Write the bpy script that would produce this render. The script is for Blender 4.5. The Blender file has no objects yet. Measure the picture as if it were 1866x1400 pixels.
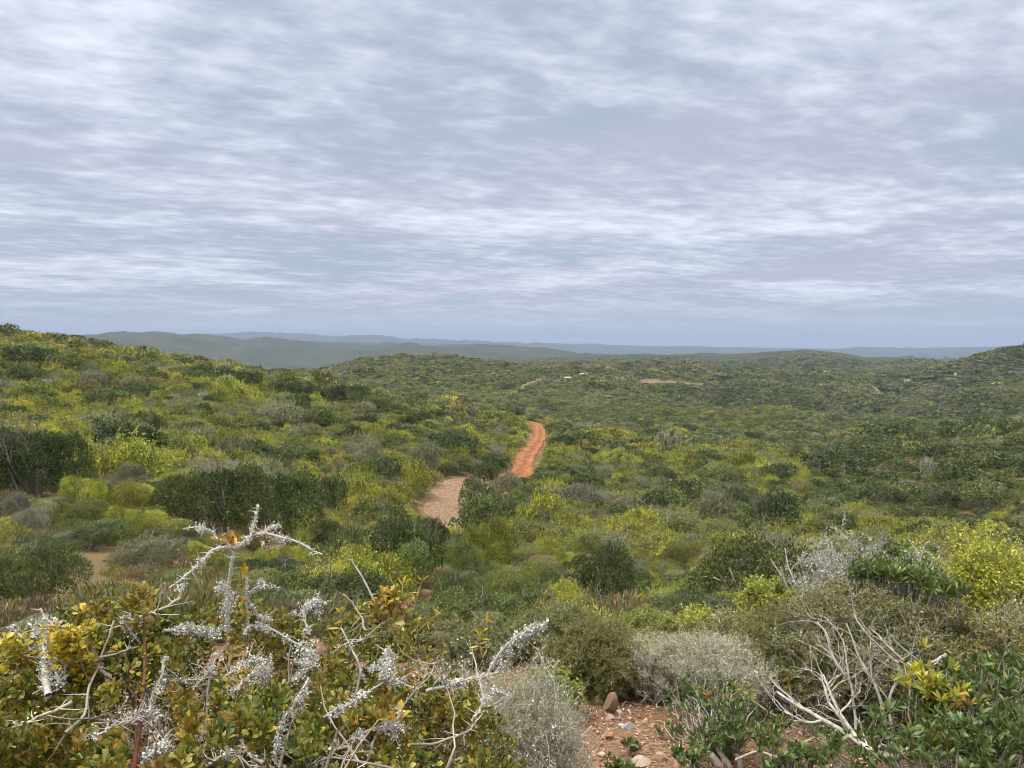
import bpy, math, numpy as np
from mathutils import Vector
R = math.radians
rng = np.random.default_rng(7)
scene = bpy.context.scene
COL = scene.collection

# ------------------------------------------------------------------ camera
FPX = 1402.0; CX, CY = 933.0, 700.0; YH = 637.0
TH = math.atan((CY - YH) / FPX)
cam_d = bpy.data.cameras.new('camera'); cam = bpy.data.objects.new('camera', cam_d); COL.objects.link(cam)
cam_d.sensor_width = 36.0; cam_d.lens = 36.0 * FPX / 1866.0
cam_d.clip_start = 0.05; cam_d.clip_end = 60000
cam.location = (0, 0, 0); cam.rotation_euler = (R(90) - TH, 0, 0)
scene.camera = cam
cT, sT = math.cos(TH), math.sin(TH)

def ray(px, py):
    """azimuth (from +Y towards +X) and tangent of elevation of a photo pixel"""
    u = (np.asarray(px, float) - CX) / FPX; v = (CY - np.asarray(py, float)) / FPX
    dx = u; dy = cT + v * sT; dz = -sT + v * cT
    return np.arctan2(dx, dy), dz / np.hypot(dx, dy)

def at(px, py, r):
    az, t = ray(px, py)
    return Vector((r * math.sin(az), r * math.cos(az), r * float(t)))

def proj(x, y, z):
    d = y * cT - z * sT; up = y * sT + z * cT
    d = np.where(d < 0.01, 0.01, d)
    return CX + FPX * x / d, CY - FPX * up / d, d

# ------------------------------------------------------------------ numpy noise
def vnoise(x, y, seed=0):
    xi = np.floor(x).astype(np.int64); yi = np.floor(y).astype(np.int64)
    fx = x - xi; fy = y - yi
    fx = fx * fx * (3 - 2 * fx); fy = fy * fy * (3 - 2 * fy)
    def h(a, b):
        n = (a * 374761393 + b * 668265263 + seed * 974634777) & 0x7fffffff
        n = ((n ^ (n >> 13)) * 1274126177) & 0x7fffffff
        return ((n ^ (n >> 16)) & 0xffff) / 65535.0
    return ((h(xi, yi) * (1 - fx) + h(xi + 1, yi) * fx) * (1 - fy) + (h(xi, yi + 1) * (1 - fx) + h(xi + 1, yi + 1) * fx) * fy)

def fbm(x, y, oct=4, seed=0):
    s = 0; a = 0.5; t = 0
    for o in range(oct):
        s = s + a * vnoise(x * 2 ** o + 17.3 * o, y * 2 ** o - 9.1 * o, seed + o); t += a; a *= 0.5
    return s / t

# ------------------------------------------------------------------ terrain table
cols = [-600, -300, 0, 300, 450, 600, 740, 850, 970, 1100, 1250, 1400, 1480, 1560, 1650, 1740, 1866, 2200, 2500]
near = {  # rings at the end of the foot slope: (distance, photo row)
 -600: [(14,1040),(30,890),(60,780),(100,700),(140,640),(190,580)],
 -300: [(14,1040),(30,900),(60,790),(100,715),(140,650),(190,588)],
 0:    [(13,1060),(28,930),(55,830),(95,735),(135,665),(175,607)],
 300:  [(13,1070),(28,945),(50,860),(85,770),(125,702),(180,645)],
 450:  [(14,1090),(29,980),(52,885),(85,795),(125,722),(175,668)],
 600:  [(16,1120),(32,1020),(55,925),(85,830),(125,752),(172,696)],
 740:  [(17,1145),(33,1040),(58,940),(90,855),(130,782),(185,720)],
 850:  [(17,1150),(34,1050),(62,950),(95,876),(140,812),(200,747)],
 970:  [(17,1150),(35,1050),(65,950),(110,864),(150,812),(208,773)],
 1100: [(17,1150),(35,1050),(65,950),(105,885),(155,828),(225,786)],
 1250: [(17,1150),(35,1055),(65,955),(105,890),(155,833),(235,793)],
 1400: [(17,1150),(35,1055),(65,960),(105,897),(150,850),(225,808)],
 1480: [(17,1150),(35,1060),(60,980),(100,915),(150,865),(215,833)],
 1560: [(17,1155),(35,1065),(60,990),(92,935),(135,950),(235,808)],
 1650: [(17,1155),(33,1070),(55,1000),(80,960),(120,1000),(250,795)],
 1740: [(17,1155),(33,1070),(52,1010),(76,978),(112,1020),(245,788)],
 1866: [(17,1155),(33,1070),(50,1025),(72,1000),(105,1020),(235,785)],
 2200: [(17,1155),(33,1070),(50,1025),(72,1000),(105,1010),(235,765)],
 2500: [(17,1155),(33,1070),(50,1025),(72,1000),(105,1010),(235,755)]}
far = {  # behind-crest dip, plateau edge, dip, mid ridge, dip, hill, dip
 -600: [(320,650),(450,655),(600,655),(1000,655),(1500,650),(2300,645),(3300,640)],
 -300: [(320,650),(450,655),(600,655),(1000,655),(1500,650),(2300,645),(3300,640)],
 0:    [(320,665),(450,665),(600,662),(1000,660),(1500,655),(2300,650),(3300,640)],
 300:  [(320,690),(450,695),(600,695),(1000,692),(1500,690),(2300,680),(3300,655)],
 450:  [(310,705),(450,708),(600,708),(1000,704),(1500,702),(2300,694),(3300,672)],
 600:  [(300,728),(450,718),(600,702),(1050,679),(1500,700),(2300,692),(3300,670)],
 740:  [(295,745),(430,724),(600,697),(1100,651),(1500,675),(2300,672),(3300,655)],
 850:  [(295,762),(400,740),(600,702),(1150,653),(1600,670),(2300,664),(3300,655)],
 970:  [(290,790),(390,756),(620,704),(1250,662),(1600,667),(2100,656),(3300,660)],
 1100: [(290,795),(400,750),(650,700),(1200,668),(1500,668),(2100,651),(3300,660)],
 1250: [(300,800),(420,746),(560,758),(1000,678),(1500,679),(2100,649),(3300,660)],
 1400: [(300,820),(430,749),(560,776),(1050,692),(1450,705),(2100,644),(3300,660)],
 1480: [(290,850),(420,755),(560,788),(1050,692),(1450,710),(2000,638),(3300,660)],
 1560: [(310,850),(430,764),(560,792),(1100,693),(1450,707),(2000,649),(3300,660)],
 1650: [(330,850),(440,768),(560,798),(1100,694),(1450,703),(1950,656),(3300,660)],
 1740: [(330,830),(450,782),(560,780),(1100,684),(1350,690),(1900,665),(3300,660)],
 1866: [(330,820),(450,785),(560,770),(1100,643),(1400,662),(1900,668),(3300,660)],
 2200: [(330,800),(450,785),(560,760),(1100,615),(1400,650),(1900,650),(3300,650)],
 2500: [(330,800),(450,785),(560,760),(1100,610),(1400,650),(1900,650),(3300,650)]}
prof_m2 = [(-600,655),(0,660),(300,692),(450,704),(590,682),(640,667),(700,655),(740,651),(800,650),(880,654),(960,663),(1030,667),(1100,668),(1250,678),(1400,692),(1560,693),(1650,692),(1700,682),(1740,668),(1800,652),(1866,641),(2200,615),(2500,612)]
prof_m3 = [(-600,645),(0,650),(300,680),(450,694),(600,692),(740,672),(850,664),(950,660),(990,655),(1050,654),(1085,653),(1110,649),(1180,652),(1240,649),(1300,648),(1380,646),(1440,641),(1480,637),(1520,640),(1570,650),(1620,656),(1660,654),(1700,657),(1740,665),(1866,668),(2500,650)]
prof_f1 = [(-600,612),(0,612),(120,611),(178,609),(210,606),(228,603),(290,605),(350,609),(400,615),(445,623),(485,616),(530,622),(600,627),(700,626),(800,629),(933,634),(1000,640),(1100,655),(1250,668),(1400,672),(2500,672)]
prof_F = [(-600,625),(0,615),(250,612),(350,609),(410,609),(460,605),(500,607),(540,609),(600,613),(660,610),(700,613),(735,619),(790,618),(830,621),(933,624),(1000,627),(1080,627),(1150,631),(1200,632),(1250,630),(1300,633),(1400,635),(1530,636),(1560,632),(1640,635),(1750,634),(1866,631),(2500,630)]

AZ = np.unique(np.concatenate([np.radians(np.linspace(-180, -46, 46)), np.radians(np.arange(-46, 46.01, 0.14)), np.radians(np.linspace(46, 180, 46))]))
RR = np.concatenate([[0.25], np.geomspace(0.6, 14500, 300)])

def sstep(a, b, v):
    t = np.clip((v - a) / (b - a), 0, 1); return t * t * (3 - 2 * t)
def ring_arrays():
    cpx = np.array(cols, float)
    def clampaz(px, py): return ray(px, py)
    rings = []
    rings.append((np.zeros_like(AZ) + 0.25, np.zeros_like(AZ) - 1.6))
    a0 = np.radians([-180, -34, -10, 0, 8, 20, 34, 180]); z4 = [-1.7, -1.85, -1.93, -1.95, -1.95, -1.95, -1.95, -1.8]
    rings.append((np.zeros_like(AZ) + 4.0, np.interp(AZ, a0, z4)))
    k = np.exp(-0.5 * (np.arange(-14, 15) / 5.0) ** 2); k /= k.sum()
    def sm(v): return np.convolve(np.pad(v, 14, mode='edge'), k, 'valid')
    for src in (near, far):
        for i in range(len(src[0])):
            rr = np.array([src[c][i][0] for c in cols], float); yy = np.array([src[c][i][1] for c in cols], float)
            if src is near and i == 5: yy = yy + np.array([{850: 6, 970: 0, 1100: 5, 1480: 6, 1560: -2, 1650: -4, 1740: -6, 1866: -6}.get(c, 12) for c in cols])
            az, t = ray(cpx, yy)
            r_ = sm(np.interp(AZ, az, rr)); t_ = sm(np.interp(AZ, az, t))
            if src is far and i == 3: a2, t2 = ray(*np.array(prof_m2, float).T); t_ = np.interp(AZ, a2, t2)
            if src is far and i == 5: a2, t2 = ray(*np.array(prof_m3, float).T); t_ = np.interp(AZ, a2, t2)
            if src is far and i in (3, 5):
                kk = np.array([1, 2, 3, 2, 1.]) / 9; t_ = np.convolve(np.pad(t_, 2, mode='edge'), kk, 'valid')
            rings.append((r_, r_ * t_))
    a2, t2 = ray(*np.array(prof_f1, float).T); rings.append((AZ * 0 + 5000, 5000 * np.interp(AZ, a2, t2)))
    rings.append((AZ * 0 + 8000, -10 - 110 * sstep(0, R(6), AZ)))
    a2, t2 = ray(*np.array(prof_F, float).T); rings.append((AZ * 0 + 12500, 12500 * np.interp(AZ, a2, t2)))
    rings.append((AZ * 0 + 14500, AZ * 0 - 10))
    return rings

def pchip(x, y, q):
    h = np.diff(x); d = np.diff(y) / h; m = np.zeros_like(y)
    s = (d[:-1] * d[1:] > 0); w1 = 2 * h[1:] + h[:-1]; w2 = h[1:] + 2 * h[:-1]
    with np.errstate(divide='ignore', invalid='ignore'):
        m[1:-1] = np.where(s, (w1 + w2) / (w1 / d[:-1] + w2 / d[1:]), 0)
    m[0] = d[0]; m[-1] = d[-1]
    i = np.clip(np.searchsorted(x, q) - 1, 0, len(h) - 1); t = (q - x[i]) / h[i]
    t2 = t * t; t3 = t2 * t
    return (2*t3-3*t2+1)*y[i] + (t3-2*t2+t)*h[i]*m[i] + (-2*t3+3*t2)*y[i+1] + (t3-t2)*h[i]*m[i+1]

rings = ring_arrays()
ZT = np.zeros((len(AZ), len(RR)))
RX = np.array([r for r, z in rings]); RZ = np.array([z for r, z in rings])
for i in range(len(AZ)):
    ZT[i] = pchip(RX[:, i], RZ[:, i], np.clip(RR, 0.25, 14500))
gx = np.sin(AZ)[:, None] * RR[None]; gy = np.cos(AZ)[:, None] * RR[None]
rg = np.broadcast_to(RR[None], gx.shape)
bump = (fbm(gx / 7, gy / 7, 3, 3) - .5) * 0.5 * sstep(3, 12, rg) * (1 - sstep(200, 300, rg))
bump += (fbm(gx / 45, gy / 45, 3, 5) - .5) * 3.0 * sstep(30, 120, rg)
rid = 1 - np.abs(2 * fbm(gx / 260 + 3, gy / 260, 4, 9) - 1) * 2
bump += (rid - .6) * 34 * sstep(350, 900, rg) * (1 - 0.55 * sstep(1000, 1100, rg))
rid2 = 1 - np.abs(2 * fbm(gx / 900 + 8, gy / 900, 5, 12) - 1) * 2
bump += (rid2 - .6) * 90 * sstep(1600, 4200, rg) * (1 - 0.75 * sstep(4300, 4900, rg) * (1 - sstep(5100, 6500, rg))) * (1 - 0.8 * sstep(11000, 12300, rg))
ZT = ZT + bump
LR = np.log(RR)
def H(x, y):
    x = np.asarray(x, float); y = np.asarray(y, float)
    az = np.arctan2(x, y); r = np.maximum(np.hypot(x, y), 0.26)
    i = np.clip(np.searchsorted(AZ, az) - 1, 0, len(AZ) - 2); j = np.clip(np.searchsorted(RR, r) - 1, 0, len(RR) - 2)
    u = (az - AZ[i]) / (AZ[i+1] - AZ[i]); v = np.clip((r - RR[j]) / (RR[j+1] - RR[j]), 0, 1)
    return (ZT[i, j] * (1-u) + ZT[i+1, j] * u) * (1-v) + (ZT[i, j+1] * (1-u) + ZT[i+1, j+1] * u) * v

def hit(px, py, rmin=2.0, rmax=13000):
    """where the line of sight of a photo pixel meets the ground"""
    az, t = ray(px, py); r = np.geomspace(rmin, rmax, 4000)
    z = H(r * math.sin(az), r * math.cos(az)); k = np.nonzero(z >= r * t)[0]
    rr = r[k[0]] if len(k) else rmax
    return Vector((rr * math.sin(az), rr * math.cos(az), float(H(rr * math.sin(az), rr * math.cos(az)))))

# ------------------------------------------------------------------ object helpers
def tag(o, label=None, cat=None, group=None, kind=None):
    if label: o['label'] = label
    if cat: o['category'] = cat
    if group: o['group'] = group
    if kind: o['kind'] = kind
    return o

def mesh_np(name, V, F, mats=(), cols_=None, midx=None, smooth=False):
    """F: (n,3) or (n,4) array, or a list of such arrays"""
    Fs = F if isinstance(F, list) else [F]
    Fs = [np.asarray(f, np.int32) for f in Fs if len(f)]
    me = bpy.data.meshes.new(name)
    V = np.asarray(V, np.float32)
    me.vertices.add(len(V)); me.vertices.foreach_set('co', V.ravel())
    loops = np.concatenate([f.ravel() for f in Fs]); n = sum(len(f) for f in Fs)
    tot = np.concatenate([np.full(len(f), f.shape[1], np.int32) for f in Fs])
    st = np.concatenate([[0], np.cumsum(tot)[:-1]]).astype(np.int32)
    me.loops.add(len(loops)); me.loops.foreach_set('vertex_index', loops)
    me.polygons.add(n); me.polygons.foreach_set('loop_start', st); me.polygons.foreach_set('loop_total', tot)
    if smooth is not False:
        me.polygons.foreach_set('use_smooth', np.full(n, bool(smooth)))
    for m in mats: me.materials.append(m)
    if midx is not None: me.polygons.foreach_set('material_index', np.asarray(midx, np.int32))
    if cols_ is not None:
        a = me.attributes.new('Col', 'FLOAT_COLOR', 'POINT')
        c = np.ones((len(V), 4), np.float32); c[:, :3] = cols_
        a.data.foreach_set('color', c.ravel())
    me.update(); me.validate()
    return me

def link(name, me, parent=None, loc=None):
    o = bpy.data.objects.new(name, me); COL.objects.link(o)
    if parent: o.parent = parent
    if loc is not None: o.location = loc
    return o

def empty(name, loc):
    o = bpy.data.objects.new(name, None); COL.objects.link(o); o.location = loc; o.empty_display_size = 0.2
    return o

class Acc:
    def __init__(s): s.V = []; s.F = {}; s.C = []; s.n = 0
    def add(s, V, F, C):
        V = np.asarray(V, float).reshape(-1, 3); F = np.asarray(F)
        s.V.append(V); s.F.setdefault(F.shape[1], []).append(F + s.n)
        C = np.asarray(C, float)
        if C.ndim == 1: C = np.broadcast_to(C, (len(V), 3))
        s.C.append(C); s.n += len(V)
    def mesh(s, name, mat, smooth=False):
        return mesh_np(name, np.concatenate(s.V), [np.concatenate(f) for f in s.F.values()], [mat], np.concatenate(s.C), smooth=smooth)

def unit(v): return v / np.maximum(np.linalg.norm(v, axis=-1, keepdims=True), 1e-9)
def rdir(n, g=rng): return unit(g.normal(size=(n, 3)))

def leaves(acc, C, D, N, L, W, col, shape='diamond', fold=0.25):
    """C centres (base of the leaf), D direction, N approximate normal, L length, W width"""
    n = len(C); D = unit(D); S = unit(np.cross(D, N)); N = np.cross(S, D)
    L = np.broadcast_to(np.asarray(L, float), (n,))[:, None]; W = np.broadcast_to(np.asarray(W, float), (n,))[:, None]
    if shape == 'diamond':
        P = np.stack([C, C + D*L*.5 + S*W*.5, C + D*L, C + D*L*.5 - S*W*.5], 1)
        F = np.arange(n*4).reshape(n, 4); k = 4
    else:  # obovate / lance shaped, folded along the midrib, tip bent
        a, b, w1, w2 = (0.38, 0.8, 0.62, 1.0) if shape == 'obovate' else (0.3, 0.68, 0.9, 0.85)
        up = N * W * fold; dr = -N * L * 0.10
        P = np.stack([C, C + D*L*a + S*W*w1/2 + up*w1, C + D*L*b + S*W*w2/2 + up*w2 + dr*.6, C + D*L + dr,
                      C + D*L*b - S*W*w2/2 + up*w2 + dr*.6, C + D*L*a - S*W*w1/2 + up*w1, C + D*L*(a+b)/2], 1)
        b0 = (np.arange(n)*7)[:, None]
        F = np.concatenate([b0 + np.array([[0,1,2,6]]), b0 + np.array([[6,2,3,4]]), b0 + np.array([[0,6,4,5]])]); k = 7
    acc.add(P.reshape(-1, 3), F, np.repeat(np.broadcast_to(col, (n, 3)), k, 0))

def tubes(acc, P, Rd, col, sides=4):
    """P (N,k,3) polylines, Rd (N,k) radii"""
    P = np.asarray(P, float); Rd = np.asarray(Rd, float); N_, k, _ = P.shape
    T = np.gradient(P, axis=1); T = unit(T)
    ref = np.where(np.abs(T[:, :1, 2:3]) > 0.9, np.array([1., 0, 0]), np.array([0, 0, 1.])); ref = np.broadcast_to(ref, T.shape)
    A = unit(np.cross(T, ref)); B = np.cross(T, A)
    an = np.arange(sides) * 2 * np.pi / sides
    V = P[:, :, None] + Rd[:, :, None, None] * (A[:, :, None] * np.cos(an)[:, None] + B[:, :, None] * np.sin(an)[:, None])
    i = np.arange(N_)[:, None, None] * k * sides + np.arange(k-1)[None, :, None] * sides
    s = np.arange(sides)[None, None]; s2 = (s + 1) % sides
    F = np.stack([i + s, i + s2, i + sides + s2, i + sides + s], -1).reshape(-1, 4)
    col = np.asarray(col, float)
    if col.ndim == 2 and len(col) == N_ and N_ > 1 or col.shape == (1, 3): col = np.repeat(col.reshape(-1, 3), k*sides, 0)
    acc.add(V.reshape(-1, 3), F, col)

def grow(S, D, L, k=5, wig=0.25, up=0.0, g=rng):
    """polylines from starts S in directions D of lengths L"""
    n = len(S); P = np.zeros((n, k, 3)); P[:, 0] = S; d = unit(D); L = np.broadcast_to(np.asarray(L, float), (n,))
    for i in range(1, k):
        d = unit(d + g.normal(size=(n, 3)) * wig + np.array([0, 0, up]))
        P[:, i] = P[:, i-1] + d * (L / (k-1))[:, None]
    return P

def sprout(P, m, ang=0.8, lo=0.25, g=rng):
    """m child starts and directions per polyline"""
    n, k, _ = P.shape; t = g.uniform(lo, 1.0, (n, m)) * (k-1); i = np.minimum(t.astype(int), k-2); f = (t - i)[..., None]
    r = np.arange(n)[:, None]; a = P[r, i]; b = P[r, i+1]
    S = a*(1-f) + b*f; T = unit(b - a)
    D = unit(T + rdir(n*m, g).reshape(n, m, 3) * ang)
    return S.reshape(-1, 3), D.reshape(-1, 3)

def jit(base, n, v=0.25, h=0.06, g=rng):
    """n colour samples around a base colour"""
    b = np.asarray(base, float); f = np.exp(g.normal(0, v, (n, 1))); c = b * f
    w = g.normal(0, h, n); c = c * np.stack([1 + w*1.6, 1 + w*0.2, 1 - w], 1)
    return np.clip(c, 0.004, 0.9)

# ------------------------------------------------------------------ materials
def newmat(name):
    m = bpy.data.materials.new(name); m.use_nodes = True; nt = m.node_tree; nt.nodes.clear()
    return m, nt, nt.nodes, nt.links
def nd(nodes, t, **kw):
    n = nodes.new(t)
    for k, v in kw.items(): setattr(n, k, v)
    return n

def foliage_mat(name, trans=0.3, rough=0.55, var=0.28, spec=0.35, inst=True):
    m, nt, N, Lk = newmat(name)
    out = nd(N, 'ShaderNodeOutputMaterial'); at_ = nd(N, 'ShaderNodeAttribute', attribute_name='Col')
    oi = nd(N, 'ShaderNodeObjectInfo'); hsv = nd(N, 'ShaderNodeHueSaturation')
    mr = nd(N, 'ShaderNodeMapRange'); mr.inputs[3].default_value = 1 - var; mr.inputs[4].default_value = 1 + var
    Lk.new(oi.outputs['Random'], mr.inputs[0]); Lk.new(mr.outputs[0], hsv.inputs['Value'])
    m2 = nd(N, 'ShaderNodeMath', operation='MULTIPLY'); m2.inputs[1].default_value = 37.7; Lk.new(oi.outputs['Random'], m2.inputs[0])
    fr = nd(N, 'ShaderNodeMath', operation='FRACT'); Lk.new(m2.outputs[0], fr.inputs[0])
    mr2 = nd(N, 'ShaderNodeMapRange'); mr2.inputs[3].default_value = 0.488 if inst else 0.5; mr2.inputs[4].default_value = 0.522 if inst else 0.5
    Lk.new(fr.outputs[0], mr2.inputs[0]); Lk.new(mr2.outputs[0], hsv.inputs['Hue'])
    Lk.new(at_.outputs['Color'], hsv.inputs['Color'])
    p = nd(N, 'ShaderNodeBsdfPrincipled'); p.inputs['Roughness'].default_value = rough; p.inputs['Specular IOR Level'].default_value = spec
    Lk.new(hsv.outputs[0], p.inputs['Base Color'])
    if trans > 0:
        tr = nd(N, 'ShaderNodeBsdfTranslucent'); mx = nd(N, 'ShaderNodeMixShader'); mx.inputs[0].default_value = trans
        Lk.new(hsv.outputs[0], tr.inputs[0]); Lk.new(p.outputs[0], mx.inputs[1]); Lk.new(tr.outputs[0], mx.inputs[2]); Lk.new(mx.outputs[0], out.inputs[0])
    else: Lk.new(p.outputs[0], out.inputs[0])
    return m
M_leaf = foliage_mat('shrub_foliage', 0.25, 0.6)
M_leaf_near = foliage_mat('glossy_leaf', 0.28, 0.42, 0.0, 0.5, False)

def bark_mat(name, scale=60, mottled=0.35):
    m, nt, N, Lk = newmat(name)
    out = nd(N, 'ShaderNodeOutputMaterial'); a = nd(N, 'ShaderNodeAttribute', attribute_name='Col')
    tc = nd(N, 'ShaderNodeTexCoord'); no = nd(N, 'ShaderNodeTexNoise'); no.inputs['Scale'].default_value = scale; no.inputs['Detail'].default_value = 4
    Lk.new(tc.outputs['Object'], no.inputs['Vector'])
    mr = nd(N, 'ShaderNodeMapRange'); mr.inputs[1].default_value = .3; mr.inputs[2].default_value = .7; mr.inputs[3].default_value = 1 - mottled; mr.inputs[4].default_value = 1 + mottled
    Lk.new(no.outputs[0], mr.inputs[0])
    vm = nd(N, 'ShaderNodeVectorMath', operation='SCALE'); Lk.new(a.outputs['Color'], vm.inputs[0]); Lk.new(mr.outputs[0], vm.inputs['Scale'])
    p = nd(N, 'ShaderNodeBsdfPrincipled'); p.inputs['Roughness'].default_value = 0.9; p.inputs['Specular IOR Level'].default_value = 0.15
    Lk.new(vm.outputs[0], p.inputs['Base Color'])
    b = nd(N, 'ShaderNodeBump'); b.inputs['Strength'].default_value = 0.5; b.inputs['Distance'].default_value = 0.003; Lk.new(no.outputs[0], b.inputs['Height']); Lk.new(b.outputs[0], p.inputs['Normal'])
    Lk.new(p.outputs[0], out.inputs[0]); return m
M_bark = bark_mat('grey_bark', 40)
M_lichen = bark_mat('pale_lichen', 220, 0.3)

def ground_mat():
    m, nt, N, Lk = newmat('veld_ground')
    out = nd(N, 'ShaderNodeOutputMaterial'); p = nd(N, 'ShaderNodeBsdfPrincipled'); p.inputs['Roughness'].default_value = 0.95; p.inputs['Specular IOR Level'].default_value = 0.1
    geo = nd(N, 'ShaderNodeNewGeometry'); at_ = nd(N, 'ShaderNodeAttribute', attribute_name='Col')  # r: scrub cover, g: distant cover
    sep = nd(N, 'ShaderNodeSeparateColor'); Lk.new(at_.outputs['Color'], sep.inputs[0])
    def noise(scale, det=4, rough=.55):
        n = nd(N, 'ShaderNodeTexNoise'); n.inputs['Scale'].default_value = scale; n.inputs['Detail'].default_value = det; n.inputs['Roughness'].default_value = rough
        Lk.new(geo.outputs['Position'], n.inputs['Vector']); return n
    def ramp(src, stops):
        r = nd(N, 'ShaderNodeValToRGB'); el = r.color_ramp.elements
        while len(el) < len(stops): el.new(0.5)
        for e, (pos, c) in zip(el, stops): e.position = pos; e.color = (*c, 1)
        Lk.new(src, r.inputs[0]); return r.outputs[0]
    def mix(f, a, b):
        x = nd(N, 'ShaderNodeMix', data_type='RGBA'); Lk.new(f, x.inputs[0]); Lk.new(a, x.inputs[6]); Lk.new(b, x.inputs[7]); return x.outputs[2]
    soil1 = ramp(noise(1.6, 6, .6).outputs[0], [(.3, (.12,.065,.043)), (.5, (.20,.11,.072)), (.7, (.28,.175,.12))])
    soil2 = ramp(noise(38, 5, .7).outputs[0], [(.34, (.11,.05,.03)), (.46, (.20,.105,.068)), (.6, (.30,.18,.12)), (.72, (.46,.37,.29))])
    c5 = nd(N, 'ShaderNodeValue'); c5.outputs[0].default_value = .55
    soil = mix(c5.outputs[0], soil1, soil2)
    litter = ramp(noise(14, 5, .7).outputs[0], [(.35, (.05,.05,.02)), (.5, (.10,.10,.035)), (.66, (.17,.14,.07))])
    near = mix(sep.outputs[0], soil, litter)
    # distant scrub: speckle of crowns, colours darkened to include the shade between them
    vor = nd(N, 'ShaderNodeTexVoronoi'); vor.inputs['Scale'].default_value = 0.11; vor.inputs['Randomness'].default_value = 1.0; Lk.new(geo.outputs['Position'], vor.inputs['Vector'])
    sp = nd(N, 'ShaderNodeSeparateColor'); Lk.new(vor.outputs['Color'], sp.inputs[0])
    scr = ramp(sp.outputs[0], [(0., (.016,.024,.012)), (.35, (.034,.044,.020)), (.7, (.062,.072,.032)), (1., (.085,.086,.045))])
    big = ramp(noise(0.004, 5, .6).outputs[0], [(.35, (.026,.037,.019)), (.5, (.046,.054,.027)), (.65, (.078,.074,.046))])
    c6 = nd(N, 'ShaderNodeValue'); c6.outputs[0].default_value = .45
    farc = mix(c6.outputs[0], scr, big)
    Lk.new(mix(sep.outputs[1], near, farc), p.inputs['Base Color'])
    hgt = nd(N, 'ShaderNodeMath', operation='MULTIPLY'); Lk.new(vor.outputs['Distance'], hgt.inputs[0]); Lk.new(sep.outputs[1], hgt.inputs[1])
    b1 = nd(N, 'ShaderNodeBump'); b1.invert = True; b1.inputs['Strength'].default_value = .9; b1.inputs['Distance'].default_value = 3.0; Lk.new(hgt.outputs[0], b1.inputs['Height'])
    b2 = nd(N, 'ShaderNodeBump'); b2.inputs['Strength'].default_value = .8; b2.inputs['Distance'].default_value = .02; Lk.new(noise(30, 6, .7).outputs[0], b2.inputs['Height']); Lk.new(b1.outputs[0], b2.inputs['Normal'])
    Lk.new(b2.outputs[0], p.inputs['Normal']); Lk.new(p.outputs[0], out.inputs[0]); return m
M_ground = ground_mat()

def dirt_mat(name, a, b, c, scale=0.8, streak=0.35):
    m, nt, N, Lk = newmat(name)
    out = nd(N, 'ShaderNodeOutputMaterial'); p = nd(N, 'ShaderNodeBsdfPrincipled'); p.inputs['Roughness'].default_value = .95; p.inputs['Specular IOR Level'].default_value = .1
    geo = nd(N, 'ShaderNodeNewGeometry'); n1 = nd(N, 'ShaderNodeTexNoise'); n1.inputs['Scale'].default_value = scale; n1.inputs['Detail'].default_value = 7; n1.inputs['Roughness'].default_value = .65
    Lk.new(geo.outputs['Position'], n1.inputs['Vector'])
    at_ = nd(N, 'ShaderNodeAttribute', attribute_name='Col'); sep = nd(N, 'ShaderNodeSeparateColor'); Lk.new(at_.outputs['Color'], sep.inputs[0])
    # worn wheel tracks: r carries the position across the road
    s1 = nd(N, 'ShaderNodeMath', operation='MULTIPLY'); s1.inputs[1].default_value = 4 * math.pi; Lk.new(sep.outputs[0], s1.inputs[0])
    s2 = nd(N, 'ShaderNodeMath', operation='COSINE'); Lk.new(s1.outputs[0], s2.inputs[0])
    s3 = nd(N, 'ShaderNodeMath', operation='MULTIPLY_ADD'); s3.inputs[1].default_value = -0.5 * streak * 0.4; Lk.new(s2.outputs[0], s3.inputs[0]); Lk.new(n1.outputs[0], s3.inputs[2])
    r = nd(N, 'ShaderNodeValToRGB'); el = r.color_ramp.elements; el.new(.5)
    for e, (pos, cc) in zip(el, [(.32, a), (.5, b), (.68, c)]): e.position = pos; e.color = (*cc, 1)
    Lk.new(s3.outputs[0], r.inputs[0]); Lk.new(r.outputs[0], p.inputs['Base Color'])
    bp = nd(N, 'ShaderNodeBump'); bp.inputs['Distance'].default_value = .08; bp.inputs['Strength'].default_value = .6; Lk.new(n1.outputs[0], bp.inputs['Height']); Lk.new(bp.outputs[0], p.inputs['Normal'])
    Lk.new(p.outputs[0], out.inputs[0]); return m
M_road = dirt_mat('orange_dirt', (.165,.066,.028), (.255,.104,.044), (.33,.17,.09), .9, .35)
M_track = dirt_mat('pale_stony_dirt', (.14,.086,.054), (.215,.14,.088), (.36,.275,.19), 2.6, 0)
M_clay = dirt_mat('far_red_clay', (.10,.10,.05), (.17,.12,.07), (.25,.18,.12), .09, 0)

# ------------------------------------------------------------------ ground sheet
nA, nR = len(AZ), len(RR)
V = np.stack([gx, gy, ZT], -1).reshape(-1, 3)
ii, jj = np.meshgrid(np.arange(nA-1), np.arange(nR-1), indexing='ij')
b0 = (ii * nR + jj).ravel()
F = np.stack([b0, b0 + nR, b0 + nR + 1, b0 + 1], 1)[:, ::-1]
cover = sstep(.46, .60, fbm(gx / 3.0, gy / 3.0, 3, 40)) * (0.45 + .3 * sstep(25, 60, rg)) * sstep(5, 9, rg) + 0.12
cover = np.clip(cover + 0.25 * sstep(60, 150, rg), 0, 1)
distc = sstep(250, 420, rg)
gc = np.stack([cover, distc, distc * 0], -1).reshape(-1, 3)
ground = link('ground', mesh_np('ground', V, F, [M_ground], gc, smooth=True)); tag(ground, kind='structure')

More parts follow.
